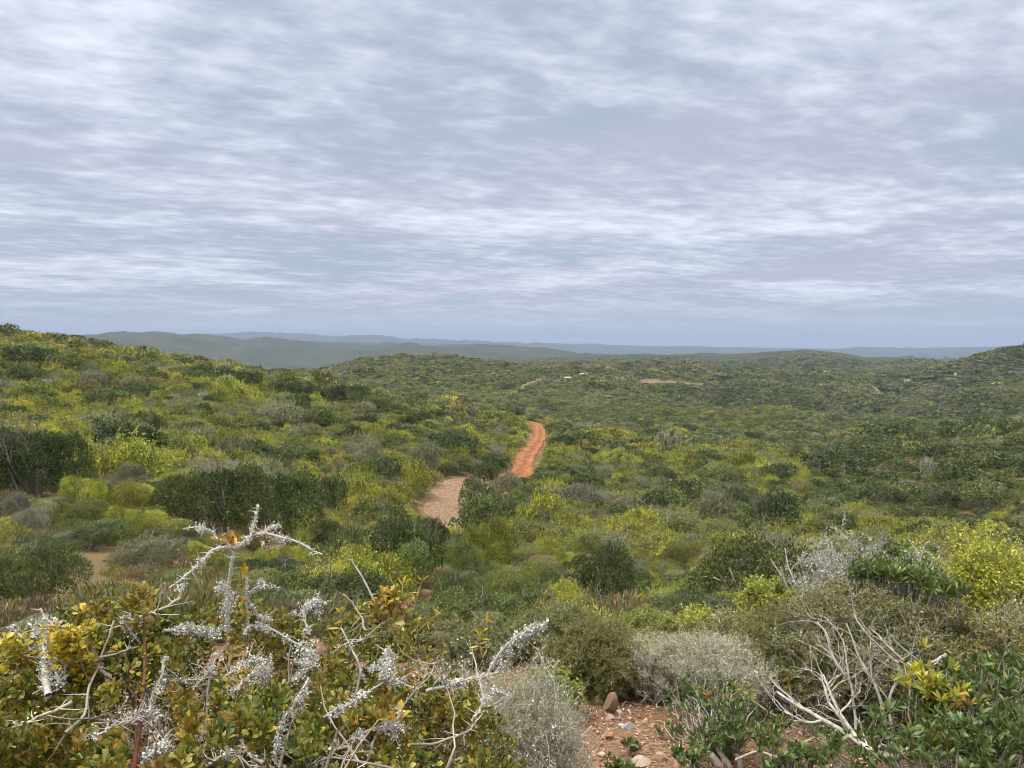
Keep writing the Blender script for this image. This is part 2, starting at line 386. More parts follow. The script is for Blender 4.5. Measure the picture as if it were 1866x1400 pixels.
# ------------------------------------------------------------------ dirt roads and bare patches (draped sheets)
def ribbon(name, pts, mat, lift=0.05, px_widths=True, seg=10, nx=8, edge=0.18, seed=1, rut=0.0):
    """pts: (px, py, half width in metres)"""
    C = [hit(p[0], p[1], p[3] if len(p) > 3 else 3) for p in pts]; W = [p[2] for p in pts]
    n = (len(pts)-1) * seg + 1; t = np.linspace(0, len(pts)-1, n)
    X = np.interp(t, range(len(pts)), [c.x for c in C]); Y = np.interp(t, range(len(pts)), [c.y for c in C]); Wd = np.interp(t, range(len(pts)), W)
    k = np.ones(seg+1) / (seg+1); pad = seg // 2
    X = np.convolve(np.pad(X, pad, mode='edge'), k, 'valid'); Y = np.convolve(np.pad(Y, pad, mode='edge'), k, 'valid')
    dx = np.gradient(X); dy = np.gradient(Y); l = np.hypot(dx, dy); nxv, nyv = -dy/l, dx/l
    s = np.linspace(-1, 1, nx)
    e = 1 + (fbm(t[:, None] * 1.7, s[None] * .8 + 5, 3, seed) - .5) * edge * 4 * np.abs(s)[None]
    PX = X[:, None] + nxv[:, None] * Wd[:, None] * s[None] * e; PY = Y[:, None] + nyv[:, None] * Wd[:, None] * s[None] * e
    PZ = H(PX, PY) + lift + rut * np.abs(s)[None]**2 - rut * .8 * np.exp(-((np.abs(s)[None] - .48) / .16)**2) + (fbm(PX*1.3, PY*1.3, 3, seed) - .5) * rut
    PZ[:, 0] -= lift * 1.6; PZ[:, -1] -= lift * 1.6
    b = (np.arange(n-1)[:, None] * nx + np.arange(nx-1)[None]).ravel()
    F = np.stack([b, b+1, b+nx+1, b+nx], 1)
    c = np.zeros((n*nx, 3)); c[:, 0] = np.tile((s+1)/2, n)
    o = link(name, mesh_np(name, np.stack([PX, PY, PZ], -1).reshape(-1, 3), F, [mat], c, smooth=True)); tag(o, kind='structure')
    return X, Y, Wd
roads = []
roads.append(ribbon('dirt_road', [(968,768,1.5,150),(984,779,1.5,150),(986,792,1.55,120),(980,806,1.6,110),(966,824,1.6,100),(955,842,1.7,80),(948,862,1.8,70),(930,878,1.8,60)], M_road, 0.10, seed=3, nx=14, edge=.3, seg=14, rut=.10))
roads.append(ribbon('rocky_clearing', [(905,866,1.6,60),(866,876,2.2,60),(838,892,2.6,50),(822,915,2.3,45),(815,940,1.9,40),(824,966,1.4,40),(836,985,.9,30)], M_track, 0.07, seed=8, edge=.3))
roads.append(ribbon('far_clay_patch', [(1118,692,4,500),(1160,695,9,500),(1205,697,12,500),(1250,698,9,500),(1290,700,4,500)], M_clay, .6, seed=5, edge=.9))
roads.append(ribbon('far_gravel_track', [(948,714,3,400),(956,702,3,400),(985,695,3,400),(1020,691,4,400),(1060,686,4,400),(1098,687,3,400)], M_clay, .9, seed=6, edge=.3))
roads.append(ribbon('far_footpath', [(1578,696,2,650),(1590,706,2,650),(1606,716,2.4,600),(1622,730,2.4,560)], M_clay, 1.0, seed=7, edge=.3))
RDX = np.concatenate([r[0] for r in roads]); RDY = np.concatenate([r[1] for r in roads]); RDW = np.concatenate([r[2] for r in roads]); RDR = np.hypot(RDX, RDY)
# what of the bare ground shows between the bushes: (polygon box in the photo, distance it lies at)
clear = []
for X, Y, W in roads[:2]:
    vis = np.ones(len(X), bool)
    px, py, d = proj(X, Y, H(X, Y)); rr_ = np.hypot(X, Y)
    for a, b, r_, w in zip(px, py, rr_, W): clear.append((a, b, r_, w * FPX / r_))
clear = [c for c in clear if c[1] < 868 and c[0] > 920 or c[1] < 962 and c[0] < 872]
for (a, b, w) in [(110,1075,45),(150,1050,55),(180,1015,40),(120,1100,45),(320,1090,40),(795,1095,18),(798,1080,16),(950,1075,14),(60,975,28),(1110,690,9),(1200,697,40)]:
    h = hit(a, b, 8); clear.append((a, b, math.hypot(h.x, h.y), w))
clear = np.array(clear)

def road_blocks(x, y, rad, hgt):
    """True where a plant would stand on, or hide, the bare ground the photograph shows"""
    bad = np.zeros(len(x), bool)
    for s in range(0, len(x), 20000):
        sl = slice(s, s+20000)
        d = np.hypot(x[sl, None] - RDX[None], y[sl, None] - RDY[None]); bad[sl] |= (d < np.where(RDR > 300, RDW * .4, RDW)[None] + rad[sl, None] * .42).any(1)
        z = H(x[sl], y[sl]); px, pyb, dd = proj(x[sl], y[sl], z); _, pyt, _ = proj(x[sl], y[sl], z + hgt[sl]); rr_ = np.hypot(x[sl], y[sl]); pr = rad[sl] * FPX / dd
        c = clear
        ov = (np.abs(px[:, None] - c[None, :, 0]) < pr[:, None] * .85 + c[None, :, 3] * .8) & (pyt[:, None] < c[None, :, 1] + 1) & (pyb[:, None] > c[None, :, 1] - c[None, :, 3] * .12) & (rr_[:, None] < c[None, :, 2] + 2)
        bad[sl] |= ov.any(1)
    return bad
#==SHRUBS==
# ------------------------------------------------------------------ shrub shapes
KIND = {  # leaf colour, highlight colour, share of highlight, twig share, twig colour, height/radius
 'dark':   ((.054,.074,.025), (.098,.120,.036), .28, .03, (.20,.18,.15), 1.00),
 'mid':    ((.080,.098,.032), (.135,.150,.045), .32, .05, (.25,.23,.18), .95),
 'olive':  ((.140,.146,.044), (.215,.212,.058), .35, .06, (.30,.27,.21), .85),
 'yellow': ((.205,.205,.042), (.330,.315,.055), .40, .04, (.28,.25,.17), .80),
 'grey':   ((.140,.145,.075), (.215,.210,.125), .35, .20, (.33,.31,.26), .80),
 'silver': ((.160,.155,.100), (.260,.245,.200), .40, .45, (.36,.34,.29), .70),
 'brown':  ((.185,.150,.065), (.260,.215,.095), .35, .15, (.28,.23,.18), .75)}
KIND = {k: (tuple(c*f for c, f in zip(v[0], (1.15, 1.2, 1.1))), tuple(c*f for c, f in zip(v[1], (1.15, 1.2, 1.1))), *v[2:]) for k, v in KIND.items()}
PLAIN = {'dark': 'dark green', 'mid': 'mid green', 'olive': 'olive green', 'yellow': 'yellow-green', 'grey': 'grey-green twiggy', 'silver': 'silvery leafless', 'brown': 'brownish'}
LOD = {'A': (21000, .033), 'B': (3200, .072), 'C': (460, .17), 'D': (80, .40)}

def crown(kind, n, leaf, seed, tall=None, lobes_n=None, spread=.76, wisp=0.0):
    g = np.random.default_rng(seed); base, hi, hs, tw, twc, h = KIND[kind]; h = tall or h
    nl = lobes_n or int(g.integers(14, 24)); a = Acc()
    ang = g.uniform(0, 6.28, nl); rr = np.sqrt(g.uniform(0, 1, nl)) * spread
    LC = np.stack([np.cos(ang)*rr, np.sin(ang)*rr, h * g.uniform(.28, .70, nl) * (1 - .45*rr**2)], 1); LS = g.uniform(.17, .42, nl)
    LC[0] = (0, 0, h*.48); LS[0] = .46
    m = int(n * 1.9); i = g.choice(nl, m, p=LS**2 / (LS**2).sum()); d = rdir(m, g); d[:, 2] = np.where(d[:, 2] < -.45, -d[:, 2], d[:, 2])
    fr = 1 - np.abs(g.normal(0, .16, m)) + g.uniform(0, .12, m)
    nz = fbm(d[:, 0]*3 + i*7.1, d[:, 1]*3 + d[:, 2]*2.3, 3, seed); fr *= .60 + .74*nz
    sc = np.array([1, 1, .8])
    P = LC[i] + d * (LS[i] * fr)[:, None] * sc
    dist = np.linalg.norm((P[:, None] - LC[None]) / sc, axis=2) / LS[None]; dist[np.arange(m), i] = 9
    keep = (dist.min(1) > .66) & (P[:, 2] > .03) & (nz > .30)
    P, d, i = P[keep][:n], d[keep][:n], i[keep][:n]; n = len(P)
    lt = np.exp(g.normal(0, .28, nl))[i][:, None]
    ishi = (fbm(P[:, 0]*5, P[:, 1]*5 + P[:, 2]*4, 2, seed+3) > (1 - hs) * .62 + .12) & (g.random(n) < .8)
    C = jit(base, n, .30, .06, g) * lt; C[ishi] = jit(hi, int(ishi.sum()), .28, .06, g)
    nt = int(n * tw); sel = g.random(n) < tw; C[sel] = jit(twc, int(sel.sum()), .22, .03, g)
    L = leaf * g.uniform(.6, 1.35, n); W = L * g.uniform(.5, .75, n); L = np.where(sel, L*2.6, L); W = np.where(sel, W*.22, W)
    D = unit(rdir(n, g) + np.array([0, 0, .5]) + d*.7); Nn = unit(d + rdir(n, g)*.75)
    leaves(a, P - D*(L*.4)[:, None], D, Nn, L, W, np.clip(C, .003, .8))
    if wisp > 0:  # shoots standing out of the crown
        k = int(60*wisp); j = g.integers(0, n, k); S = P[j]; Dw = unit(d[j] + np.array([0, 0, .9]) + rdir(k, g)*.4)
        PP = grow(S, Dw, g.uniform(.12, .34, k), 4, .2, .1, g); Q = PP.reshape(-1, 3); kk = len(Q)*5
        q = np.repeat(Q, 5, 0) + g.normal(0, .012, (kk, 3)); leaves(a, q, rdir(kk, g) + np.array([0,0,.6]), rdir(kk, g), leaf*.8, leaf*.4, jit(hi, kk, .25, .06, g))
    return a

def limbs(kind, seed, thick=.028, n=7):
    g = np.random.default_rng(seed + 900); twc = KIND[kind][4]; h = KIND[kind][5]; a = Acc()
    D = unit(np.stack([g.normal(0, .55, n), g.normal(0, .55, n), np.ones(n)], 1)); S = np.stack([g.normal(0, .08, n), g.normal(0, .08, n), np.full(n, -.12)], 1)
    P = grow(S, D, g.uniform(.65, .95, n) * h + .12, 6, .18, .05, g); w = np.linspace(1, .4, 6)
    tubes(a, P, np.outer(g.uniform(.7, 1.2, n)*thick, w), jit(twc, n, .15, .02, g), 5)
    s, d = sprout(P, 6, .75, .2, g); P2 = grow(s, d, g.uniform(.25, .5, len(s))*h, 5, .22, .05, g); tubes(a, P2, np.outer(np.full(len(s), thick*.35), np.linspace(1, .35, 5)), jit(twc, len(s), .2, .02, g), 4)
    s, d = sprout(P2, 5, .8, .2, g); P3 = grow(s, d, g.uniform(.1, .25, len(s))*h, 4, .25, .05, g); tubes(a, P3, np.outer(np.full(len(s), thick*.14), np.linspace(1, .4, 4)), jit(twc, len(s), .2, .02, g), 3)
    return a

def trunked(seed, n=7000):
    """umbrella crowned small tree: flat crown over bare leaning limbs"""
    g = np.random.default_rng(seed); a = crown('dark', n, .06, seed, tall=.5, lobes_n=14, spread=.72)
    for v in a.V: v[:, 2] = v[:, 2]*.85 + .62
    return a

FOL = {}; LIM = {}
for q, kind in enumerate(KIND):
    for lod, (n, leaf) in LOD.items():
        for v in range(2 if lod in 'ABC' else 1):
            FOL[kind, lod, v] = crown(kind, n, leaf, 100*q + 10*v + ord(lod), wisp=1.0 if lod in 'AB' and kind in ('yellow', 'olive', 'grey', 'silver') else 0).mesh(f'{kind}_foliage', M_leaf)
    LIM[kind] = limbs(kind, q).mesh(f'{kind}_branches', M_bark)

# ------------------------------------------------------------------ where the shrubs stand
def stand(px, py):
    h = hit(px, py, 6); r = math.hypot(h.x, h.y)
    if r > 330 and py > 590 and px < 1000 and py < 760:
        az, _ = ray(px, py); q = np.linspace(100, 260, 400); el = H(q*math.sin(az), q*math.cos(az)) / q; r = q[el.argmax()] - 3
        h = Vector((r*math.sin(az), r*math.cos(az), float(H(r*math.sin(az), r*math.cos(az)))))
    return h, math.hypot(h.x, h.y)

land = []   # photo x, photo y of the foot, width, height (pixels), kind
land += [(62,915,150,112,'dark'), (5,900,110,105,'dark'), (130,905,70,60,'mid'),
 (400,975,190,118,'mid'), (500,985,200,122,'mid'), (590,950,80,85,'dark'), (330,940,90,70,'mid'),
 (640,1085,180,125,'mid'), (735,1085,190,140,'dark'), (790,1020,80,80,'dark'), (700,990,130,75,'mid'), (600,1030,120,80,'mid'),
 (170,885,90,60,'yellow'), (240,885,130,65,'yellow'), (300,880,70,45,'yellow'), (150,925,80,45,'yellow'), (235,930,80,40,'yellow'), (150,965,90,45,'olive'), (230,985,80,50,'yellow'),
 (600,1000,120,55,'yellow'), (655,935,50,50,'yellow'), (660,900,60,40,'yellow'), (760,905,70,50,'yellow'), (700,880,90,45,'mid'), (775,862,60,50,'grey'),
 (885,885,60,42,'mid'), (897,870,55,40,'dark'), (868,935,75,60,'mid'), (862,985,110,75,'mid'), (905,965,90,65,'mid'), (925,905,60,40,'grey'),
 (845,1070,90,80,'olive'), (890,1045,110,90,'yellow'), (830,1130,130,80,'mid'), (930,1120,130,80,'olive'), (1000,1090,90,60,'olive'),
 (1115,1110,170,120,'mid'), (1400,972,110,72,'dark'), (1345,940,70,40,'dark'),
 (1240,912,75,40,'dark'), (1487,866,66,36,'dark'), (1418,880,62,36,'dark'), (1030,824,66,34,'dark'), (1120,826,40,24,'dark'), (1290,842,48,22,'mid'), (1180,782,34,16,'dark'), (1255,790,32,16,'dark'),
 (1150,850,60,30,'mid'), (1205,880,60,32,'mid'), (1330,890,60,30,'mid'), (1390,870,70,22,'yellow'), (1370,888,50,20,'yellow'),
 (195,738,80,26,'mid'), (450,705,62,28,'dark'), (605,740,60,35,'dark'), (655,732,45,32,'dark'), (555,725,55,30,'mid'), (275,795,58,40,'mid'), (570,780,50,30,'mid'), (760,720,44,18,'dark'), (545,690,36,14,'mid'), (820,765,36,18,'mid'), (470,800,70,30,'mid'), (330,760,60,28,'grey'), (170,790,80,30,'grey'), (40,700,60,28,'mid'), (430,850,60,45,'grey'), (90,860,60,30,'olive'),
 (15,603,40,20,'dark'), (58,603,14,6,'dark'), (142,615,34,13,'dark'), (166,614,20,11,'dark'), (216,622,22,10,'mid'), (271,632,26,12,'mid'), (305,641,24,8,'brown'), (335,647,26,9,'dark'), (420,667,20,7,'mid'), (520,682,30,12,'mid'), (460,672,20,8,'mid'),
 (60,1100,150,90,'mid'), (25,960,60,45,'silver'), (60,975,55,35,'silver'), (125,1000,42,24,'silver'), (100,1045,80,30,'olive'),
 (530,1060,90,60,'yellow'), (560,1120,130,80,'olive'), (480,1060,60,50,'yellow'), (420,1055,60,40,'olive'), (640,1150,100,50,'olive'), (470,1130,140,60,'mid'),
 (960,950,50,26,'silver'), (1300,925,46,24,'silver'), (1310,960,80,50,'grey'), (1690,868,22,24,'silver'), (1100,1080,60,40,'silver'),
 (1600,800,70,26,'dark'), (1640,795,50,22,'dark'), (1730,802,36,22,'dark'), (1560,862,70,28,'dark'), (1780,800,60,22,'mid'), (1830,860,70,30,'dark'), (1700,842,60,30,'dark'), (1800,930,90,40,'mid'), (1720,930,80,36,'dark'), (1600,920,80,36,'mid'),
 (1210,1110,90,60,'mid'), (1150,1135,90,50,'mid'), (1290,1120,140,70,'olive'), (1210,1150,120,70,'mid'), (1330,1060,110,50,'brown'), (1240,1040,80,50,'olive'), (1060,1060,80,50,'mid')]
pts = []  # x y z r(dist) radius height kind flag
for (px, py, w, h_, kd) in land:
    p, r = stand(px, py); pts.append((p.x, p.y, p.z, r, w*r/FPX/2, h_*r/FPX*1.12, kd, 1))
LX = np.array([p[0] for p in pts]); LY = np.array([p[1] for p in pts]); LRd = np.array([p[4] for p in pts])
KS = list(KIND)
def scatter(r0, r1, sp, rad, hk, seed, amax=44):
    g = np.random.default_rng(seed); s = sp
    e = int(r1 / s) + 1; X, Y = np.meshgrid(np.arange(-e, e+1)*s, np.arange(0, e+1)*s)
    X = X.ravel() + g.uniform(-.48, .48, X.size)*s; Y = Y.ravel() + g.uniform(-.48, .48, Y.size)*s
    r = np.hypot(X, Y); az = np.degrees(np.arctan2(X, Y)); k = (r > r0) & (r < r1) & (np.abs(az) < amax); X, Y, r = X[k], Y[k], r[k]
    n = len(X); rd = rad * np.exp(g.normal(0, .32, n)) ; ht = rd * g.uniform(.75, 1.25, n) * hk
    px, py, _ = proj(X, Y, H(X, Y))
    # few, low plants on the stony flat down to the left
    flat = (px < 560) & (r < 30) & (r > 6); thin = flat & (g.random(n) < .25)
    rd = np.where(flat, rd*.75, rd); ht = np.where(flat, ht*.55, ht)
    rd = np.where(r < 12, rd*.75, rd); ht = np.where(r < 12, ht*.6, ht)
    bad = road_blocks(X, Y, rd, ht) | thin
    dl = np.hypot(X[:, None] - LX[None], Y[:, None] - LY[None]) if n < 60000 else None
    if dl is not None: bad |= (dl < LRd[None]*.8 + rd[:, None]*.25).any(1)
    bad |= (r < 8.2) & (px > 950)
    w_near = np.array([.085, .17, .28, .29, .135, .015, .025]); w_spur = np.array([.40, .36, .16, .02, .05, .005, .005]); w_far = np.array([.09, .29, .33, .05, .21, .01, .02])
    n1 = fbm(X/14, Y/14, 3, 61); n2 = fbm(X/22+9, Y/22, 3, 62)
    w_back = np.array([.17, .38, .22, .02, .18, .01, .02])
    W = np.where((r > 285)[:, None], np.where(((r > 470) & (np.degrees(np.arctan2(X, Y)) > 8))[:, None], w_back, w_far), np.where(((px > 1480) & (r > 88))[:, None] | ((px > 1430) & (py < 850))[:, None], w_spur, w_near))
    W = W * np.where(((px > 1100) & (px < 1700) & (r > 30) & (r < 200) & ~(((px > 1480) & (r > 88)) | ((px > 1430) & (py < 850))))[:, None], np.array([.8, .95, 1.2, 1.3, .9, 1, 1]), 1.0)
    W = W * np.stack([np.exp((n2-.5)*7)]*2 + [np.ones(n)] + [np.exp((n1-.5)*4)] + [np.exp((.5-n1)*4)]*3, 1); W /= W.sum(1, keepdims=True)
    kd = (np.cumsum(W, 1) < g.random(n)[:, None]).sum(1).clip(0, 6)
    big = np.isin(kd, [0, 1]) & (g.random(n) < .3); rd = np.where(big, rd*1.4, rd); ht = np.where(big, ht*1.35, ht)
    Z = H(X, Y)
    return [(X[i], Y[i], Z[i], r[i], rd[i], ht[i], KS[kd[i]], 0) for i in np.nonzero(~bad)[0]]
pts += scatter(7, 40, 1.12, .66, 1.0, 11)
pts += scatter(40, 110, 1.45, .92, .95, 12)
pts += scatter(110, 290, 1.95, 1.2, .9, 13)
pts += scatter(290, 800, 2.6, 1.6, .75, 14, 40)
pts += scatter(800, 1900, 4.6, 2.9, .6, 15, 38)
A = np.array([p[:6] for p in pts]); kinds = np.array([p[6] for p in pts]); flag = np.array([p[7] for p in pts])
PX, PY, PD = proj(A[:, 0], A[:, 1], A[:, 2] + A[:, 5]*.5)
size = A[:, 4] * np.sqrt(A[:, 5]/A[:, 4]) / A[:, 3] * FPX
infr = (PX > -20) & (PX < 1886) & (PY < 1420)
az_, el_ = np.arctan2(A[:, 0], A[:, 1]), (A[:, 2] + A[:, 5]) / A[:, 3]
# is any of it in sight past the ground and the nearer plants? (coarse horizon buffer per degree fraction)
order = np.argsort(A[:, 3]); buf = np.full(2400, -9.0); seen = np.zeros(len(A), bool)
for i in order:
    if not infr[i]: continue
    hw = A[i, 4] / A[i, 3]; a = int((az_[i] - hw*.6 + .8) / 1.6 * 2400); b = int((az_[i] + hw*.6 + .8) / 1.6 * 2400) + 1
    s = buf[a:b]
    if (s < el_[i]).mean() > .35: seen[i] = True
    buf[a:b] = np.maximum(s, el_[i] - .15 * A[i, 5] / A[i, 3])
score = np.where(infr & seen, size, 0) + flag * 1000
N_IND = 270
top = np.argsort(-score)[:N_IND]
single = np.zeros(len(A), bool); single[top] = True
lod = np.where(A[:, 3] < 42, 'A', np.where(A[:, 3] < 150, 'B', np.where(A[:, 3] < 520, 'C', 'D')))
g_s = np.random.default_rng(77); variant = g_s.integers(0, 2, len(A)); variant[lod == 'D'] = 0
# every crown shape of the scattered mass is also worn by one shrub that stands alone
first = {}
for i in range(len(A)):
    k = (kinds[i], lod[i], variant[i])
    if single[i] and k not in first: first[k] = i
for i in order:
    k = (kinds[i], lod[i], variant[i])
    if k not in first and infr[i] and seen[i]: first[k] = i; single[i] = True
proto_obj = {}
rows = []
for i in np.nonzero(single)[0]:
    x, y, z, r, rd, ht = A[i]; k = (kinds[i], lod[i], variant[i]); kd = kinds[i]
    hk = KIND[kd][5]
    tree = flag[i] and rd > 1.9 and kd == 'dark'
    e = empty('bushy_tree' if tree else 'shrub', (x, y, z)); e.rotation_euler[2] = g_s.uniform(0, 6.28); e.scale = (rd, rd, ht/hk)
    f = link('crown' if tree else 'foliage', FOL[k], e)
    if lod[i] != 'D': b = link('trunk' if tree else 'branches', LIM[kd], e)
    if first.get(k) == i: proto_obj[k] = f
    rows.append((i, e, tree))
# ---- labels: look first, then where it stands; ties are told apart by order from the left
def words(i):
    px, py = PX[i], PY[i]; r = A[i, 3]; s = size[i]
    colw = ['by the left edge', 'on the left hillside', 'beneath the left hillside crest', 'just left of the dirt road', 'right of the dirt road', 'on the middle slope', 'towards the right spur', 'by the right edge'][int(np.clip(px // 234, 0, 7))]
    if r > 290: roww = 'far off'
    else: roww = 'high up' if py < 700 else 'upper' if py < 790 else 'midway' if py < 880 else 'lower' if py < 980 else 'low down'
    if py < 640 and px < 400: roww = 'skyline'
    sz = 'large' if s > 60 else 'medium' if s > 32 else 'small'
    return (sz, PLAIN[kinds[i]], roww, colw)
ORD = ['leftmost', 'second', 'third', 'fourth', 'fifth', 'sixth', 'seventh', 'eighth', 'ninth', 'tenth', 'eleventh', 'twelfth', 'thirteenth', 'fourteenth', 'fifteenth', 'sixteenth', 'seventeenth', 'eighteenth', 'nineteenth', 'twentieth']
byw = {}
for i, e, tree in rows: byw.setdefault(words(i) + (bool(tree),), []).append((PX[i], i, e, tree))
for (sz, pl, rw, cw, tr), lst in byw.items():
    lst.sort(key=lambda t: t[0]); noun = 'tree' if tr else 'shrub'
    for q, (_, i, e, tree) in enumerate(lst):
        if len(lst) == 1: lb = f'{sz} {pl} {noun}, {rw}, {cw}'
        elif len(lst) == 2: lb = f'{"left" if q == 0 else "right"} one of two {sz} {pl} {noun}s, {rw}, {cw}'
        else: lb = f'{ORD[min(q, 19)]}{"" if q == 0 else " from left"} of {sz} {pl} {noun}s, {rw}, {cw}'
        tag(e, lb, 'tree' if tr else 'shrub', 'rounded trees standing out of the scrub' if tr else 'shrubs of the thicket on the slopes')

# ------------------------------------------------------------------ the thicket mass beyond the single shrubs
rest = np.nonzero(~single)[0]
pk = list(proto_obj); idx = {k: n for n, k in enumerate(pk)}
pid = np.array([idx.get((kinds[i], lod[i], variant[i]), -1) for i in rest]); rest = rest[pid >= 0]; pid = pid[pid >= 0]
def thicket(name, sel, label):
    R_ = rest[sel]; P_ = pid[sel]
    me = bpy.data.meshes.new(name); me.vertices.add(len(R_)); me.vertices.foreach_set('co', A[R_, :3].astype(np.float32).ravel())
    a = me.attributes.new('size', 'FLOAT_VECTOR', 'POINT'); hk = np.array([KIND[k][5] for k in kinds[R_]])
    a.data.foreach_set('vector', np.stack([A[R_, 4], A[R_, 4], A[R_, 5]/hk], 1).astype(np.float32).ravel())
    a = me.attributes.new('turn', 'FLOAT', 'POINT'); a.data.foreach_set('value', g_s.uniform(0, 6.28, len(R_)).astype(np.float32))
    a = me.attributes.new('shape', 'INT', 'POINT'); a.data.foreach_set('value', P_.astype(np.int32))
    me.update(); o = link(name, me)
    nt = bpy.data.node_groups.new(name, 'GeometryNodeTree'); nt.interface.new_socket('Geometry', in_out='INPUT', socket_type='NodeSocketGeometry'); nt.interface.new_socket('Geometry', in_out='OUTPUT', socket_type='NodeSocketGeometry')
    N, Lk = nt.nodes, nt.links; gi = N.new('NodeGroupInput'); go = N.new('NodeGroupOutput'); jn = N.new('GeometryNodeJoinGeometry')
    def attr(nm, tp): n = N.new('GeometryNodeInputNamedAttribute'); n.data_type = tp; n.inputs[0].default_value = nm; return n.outputs[0]
    sz = attr('size', 'FLOAT_VECTOR'); tn = attr('turn', 'FLOAT'); sh = attr('shape', 'INT')
    cx = N.new('ShaderNodeCombineXYZ'); Lk.new(tn, cx.inputs[2])
    for u in np.unique(P_):
        oi = N.new('GeometryNodeObjectInfo'); oi.transform_space = 'ORIGINAL'; oi.inputs[0].default_value = proto_obj[pk[u]]
        cp = N.new('FunctionNodeCompare'); cp.data_type = 'INT'; cp.operation = 'EQUAL'; Lk.new(sh, cp.inputs[2]); cp.inputs[3].default_value = int(u)
        ip = N.new('GeometryNodeInstanceOnPoints'); Lk.new(gi.outputs[0], ip.inputs['Points']); Lk.new(cp.outputs[0], ip.inputs['Selection']); Lk.new(oi.outputs['Geometry'], ip.inputs['Instance'])
        Lk.new(cx.outputs[0], ip.inputs['Rotation']); Lk.new(sz, ip.inputs['Scale']); Lk.new(ip.outputs[0], jn.inputs[0])
    Lk.new(jn.outputs[0], go.inputs[0])
    md = o.modifiers.new('scatter', 'NODES'); md.node_group = nt
    tag(o, label, 'thicket', kind='stuff')
dr = A[rest, 3]
thicket('thicket', dr < 290, 'mass of mixed green and yellow-green scrub between the larger shrubs of the slope')
thicket('far_thicket', dr >= 290, 'fine far-off scrub covering the plateau and the hills behind the slope')
print('shrubs', len(A), 'single', int(single.sum()), 'protos', len(pk))
#==WORLD==
# ------------------------------------------------------------------ sky, light, air
SUN_EL, SUN_AZ = R(62), R(-95)     # azimuth measured from the view direction towards the right
w = bpy.data.worlds.new('World'); scene.world = w; w.use_nodes = True
nt = w.node_tree; nt.nodes.clear(); N, Lk = nt.nodes, nt.links
out = nd(N, 'ShaderNodeOutputWorld'); bg = nd(N, 'ShaderNodeBackground'); bg.inputs[1].default_value = 0.1; Lk.new(bg.outputs[0], out.inputs[0])
sky = nd(N, 'ShaderNodeTexSky', sky_type='NISHITA'); sky.sun_disc = False; sky.sun_elevation = SUN_EL; sky.sun_rotation = SUN_AZ; sky.air_density = 1; sky.dust_density = 2
tc = nd(N, 'ShaderNodeTexCoord'); sp = nd(N, 'ShaderNodeSeparateXYZ'); Lk.new(tc.outputs['Generated'], sp.inputs[0])
def M(op, a, b=None, c=None):
    n = nd(N, 'ShaderNodeMath', operation=op)
    for k, v in enumerate((a, b, c)):
        if v is None: continue
        if isinstance(v, (int, float)): n.inputs[k].default_value = v
        else: Lk.new(v, n.inputs[k])
    return n.outputs[0]
zc = M('MAXIMUM', M('ADD', sp.outputs[2], 0.055), 0.03)
X = M('DIVIDE', sp.outputs[0], zc); Y = M('DIVIDE', sp.outputs[1], zc)
def field(sx, sy, rot, scale, det, rough, dist=0.0, off=(0, 0), lac=2.0):
    cb = nd(N, 'ShaderNodeCombineXYZ'); ca, sa = math.cos(rot), math.sin(rot)
    Lk.new(M('ADD', M('MULTIPLY', M('ADD', M('MULTIPLY', X, ca), M('MULTIPLY', Y, sa)), sx), off[0]), cb.inputs[0])
    Lk.new(M('ADD', M('MULTIPLY', M('SUBTRACT', M('MULTIPLY', Y, ca), M('MULTIPLY', X, sa)), sy), off[1]), cb.inputs[1])
    n = nd(N, 'ShaderNodeTexNoise'); n.inputs['Scale'].default_value = scale; n.inputs['Detail'].default_value = det; n.inputs['Roughness'].default_value = rough; n.inputs['Distortion'].default_value = dist
    Lk.new(cb.outputs[0], n.inputs['Vector']); return n.outputs[0]
big = field(.85, .95, .42, .70, 3, .5, .4, (5.3, 4.1))
mid = field(.9, 1.15, .42, 2.3, 4, .52, .25, (7.7, 2.2))
fine = field(.9, 1.25, .42, 6.2, 4, .58, .15, (1.2, 9.4))
hue = field(.5, .7, .2, .8, 2, .5, 0, (11.0, 4.0))
v = M('ADD', M('ADD', M('MULTIPLY', big, .62), M('MULTIPLY', mid, .34)), M('MULTIPLY', fine, .38))
def mr(src, a, b, c=0., d=1., t='SMOOTHSTEP'):
    n = nd(N, 'ShaderNodeMapRange', interpolation_type=t); n.inputs[1].default_value = a; n.inputs[2].default_value = b; n.inputs[3].default_value = c; n.inputs[4].default_value = d; Lk.new(src, n.inputs[0]); return n.outputs[0]
def mixc(f, a, b):
    x = nd(N, 'ShaderNodeMix', data_type='RGBA')
    if isinstance(f, float): x.inputs[0].default_value = f
    else: Lk.new(f, x.inputs[0])
    for s, vv in ((6, a), (7, b)):
        if isinstance(vv, tuple): x.inputs[s].default_value = (*vv, 1)
        else: Lk.new(vv, x.inputs[s])
    return x.outputs[2]
K = 10.0
grey = mixc(mr(hue, .42, .60), (.285*K,.33*K,.405*K), (.335*K,.34*K,.425*K))
br = mr(v, .565, .93)
cl = mixc(br, grey, (.64*K,.655*K,.72*K))
low = mr(sp.outputs[2], -.01, .09)
cl = mixc(low, (.33*K,.385*K,.455*K), cl)
skyc = nd(N, 'ShaderNodeVectorMath', operation='SCALE'); Lk.new(sky.outputs[0], skyc.inputs[0]); skyc.inputs['Scale'].default_value = 1.0
mixed = mixc(.93, skyc.outputs[0], cl)
zen = mixc(mr(sp.outputs[2], .43, .75), mixed, (.62*K,.60*K,.56*K))
zb = nd(N, 'ShaderNodeVectorMath', operation='SCALE'); Lk.new(zen, zb.inputs[0]); Lk.new(mr(sp.outputs[2], .42, .85, 1.0, 3.0), zb.inputs['Scale'])
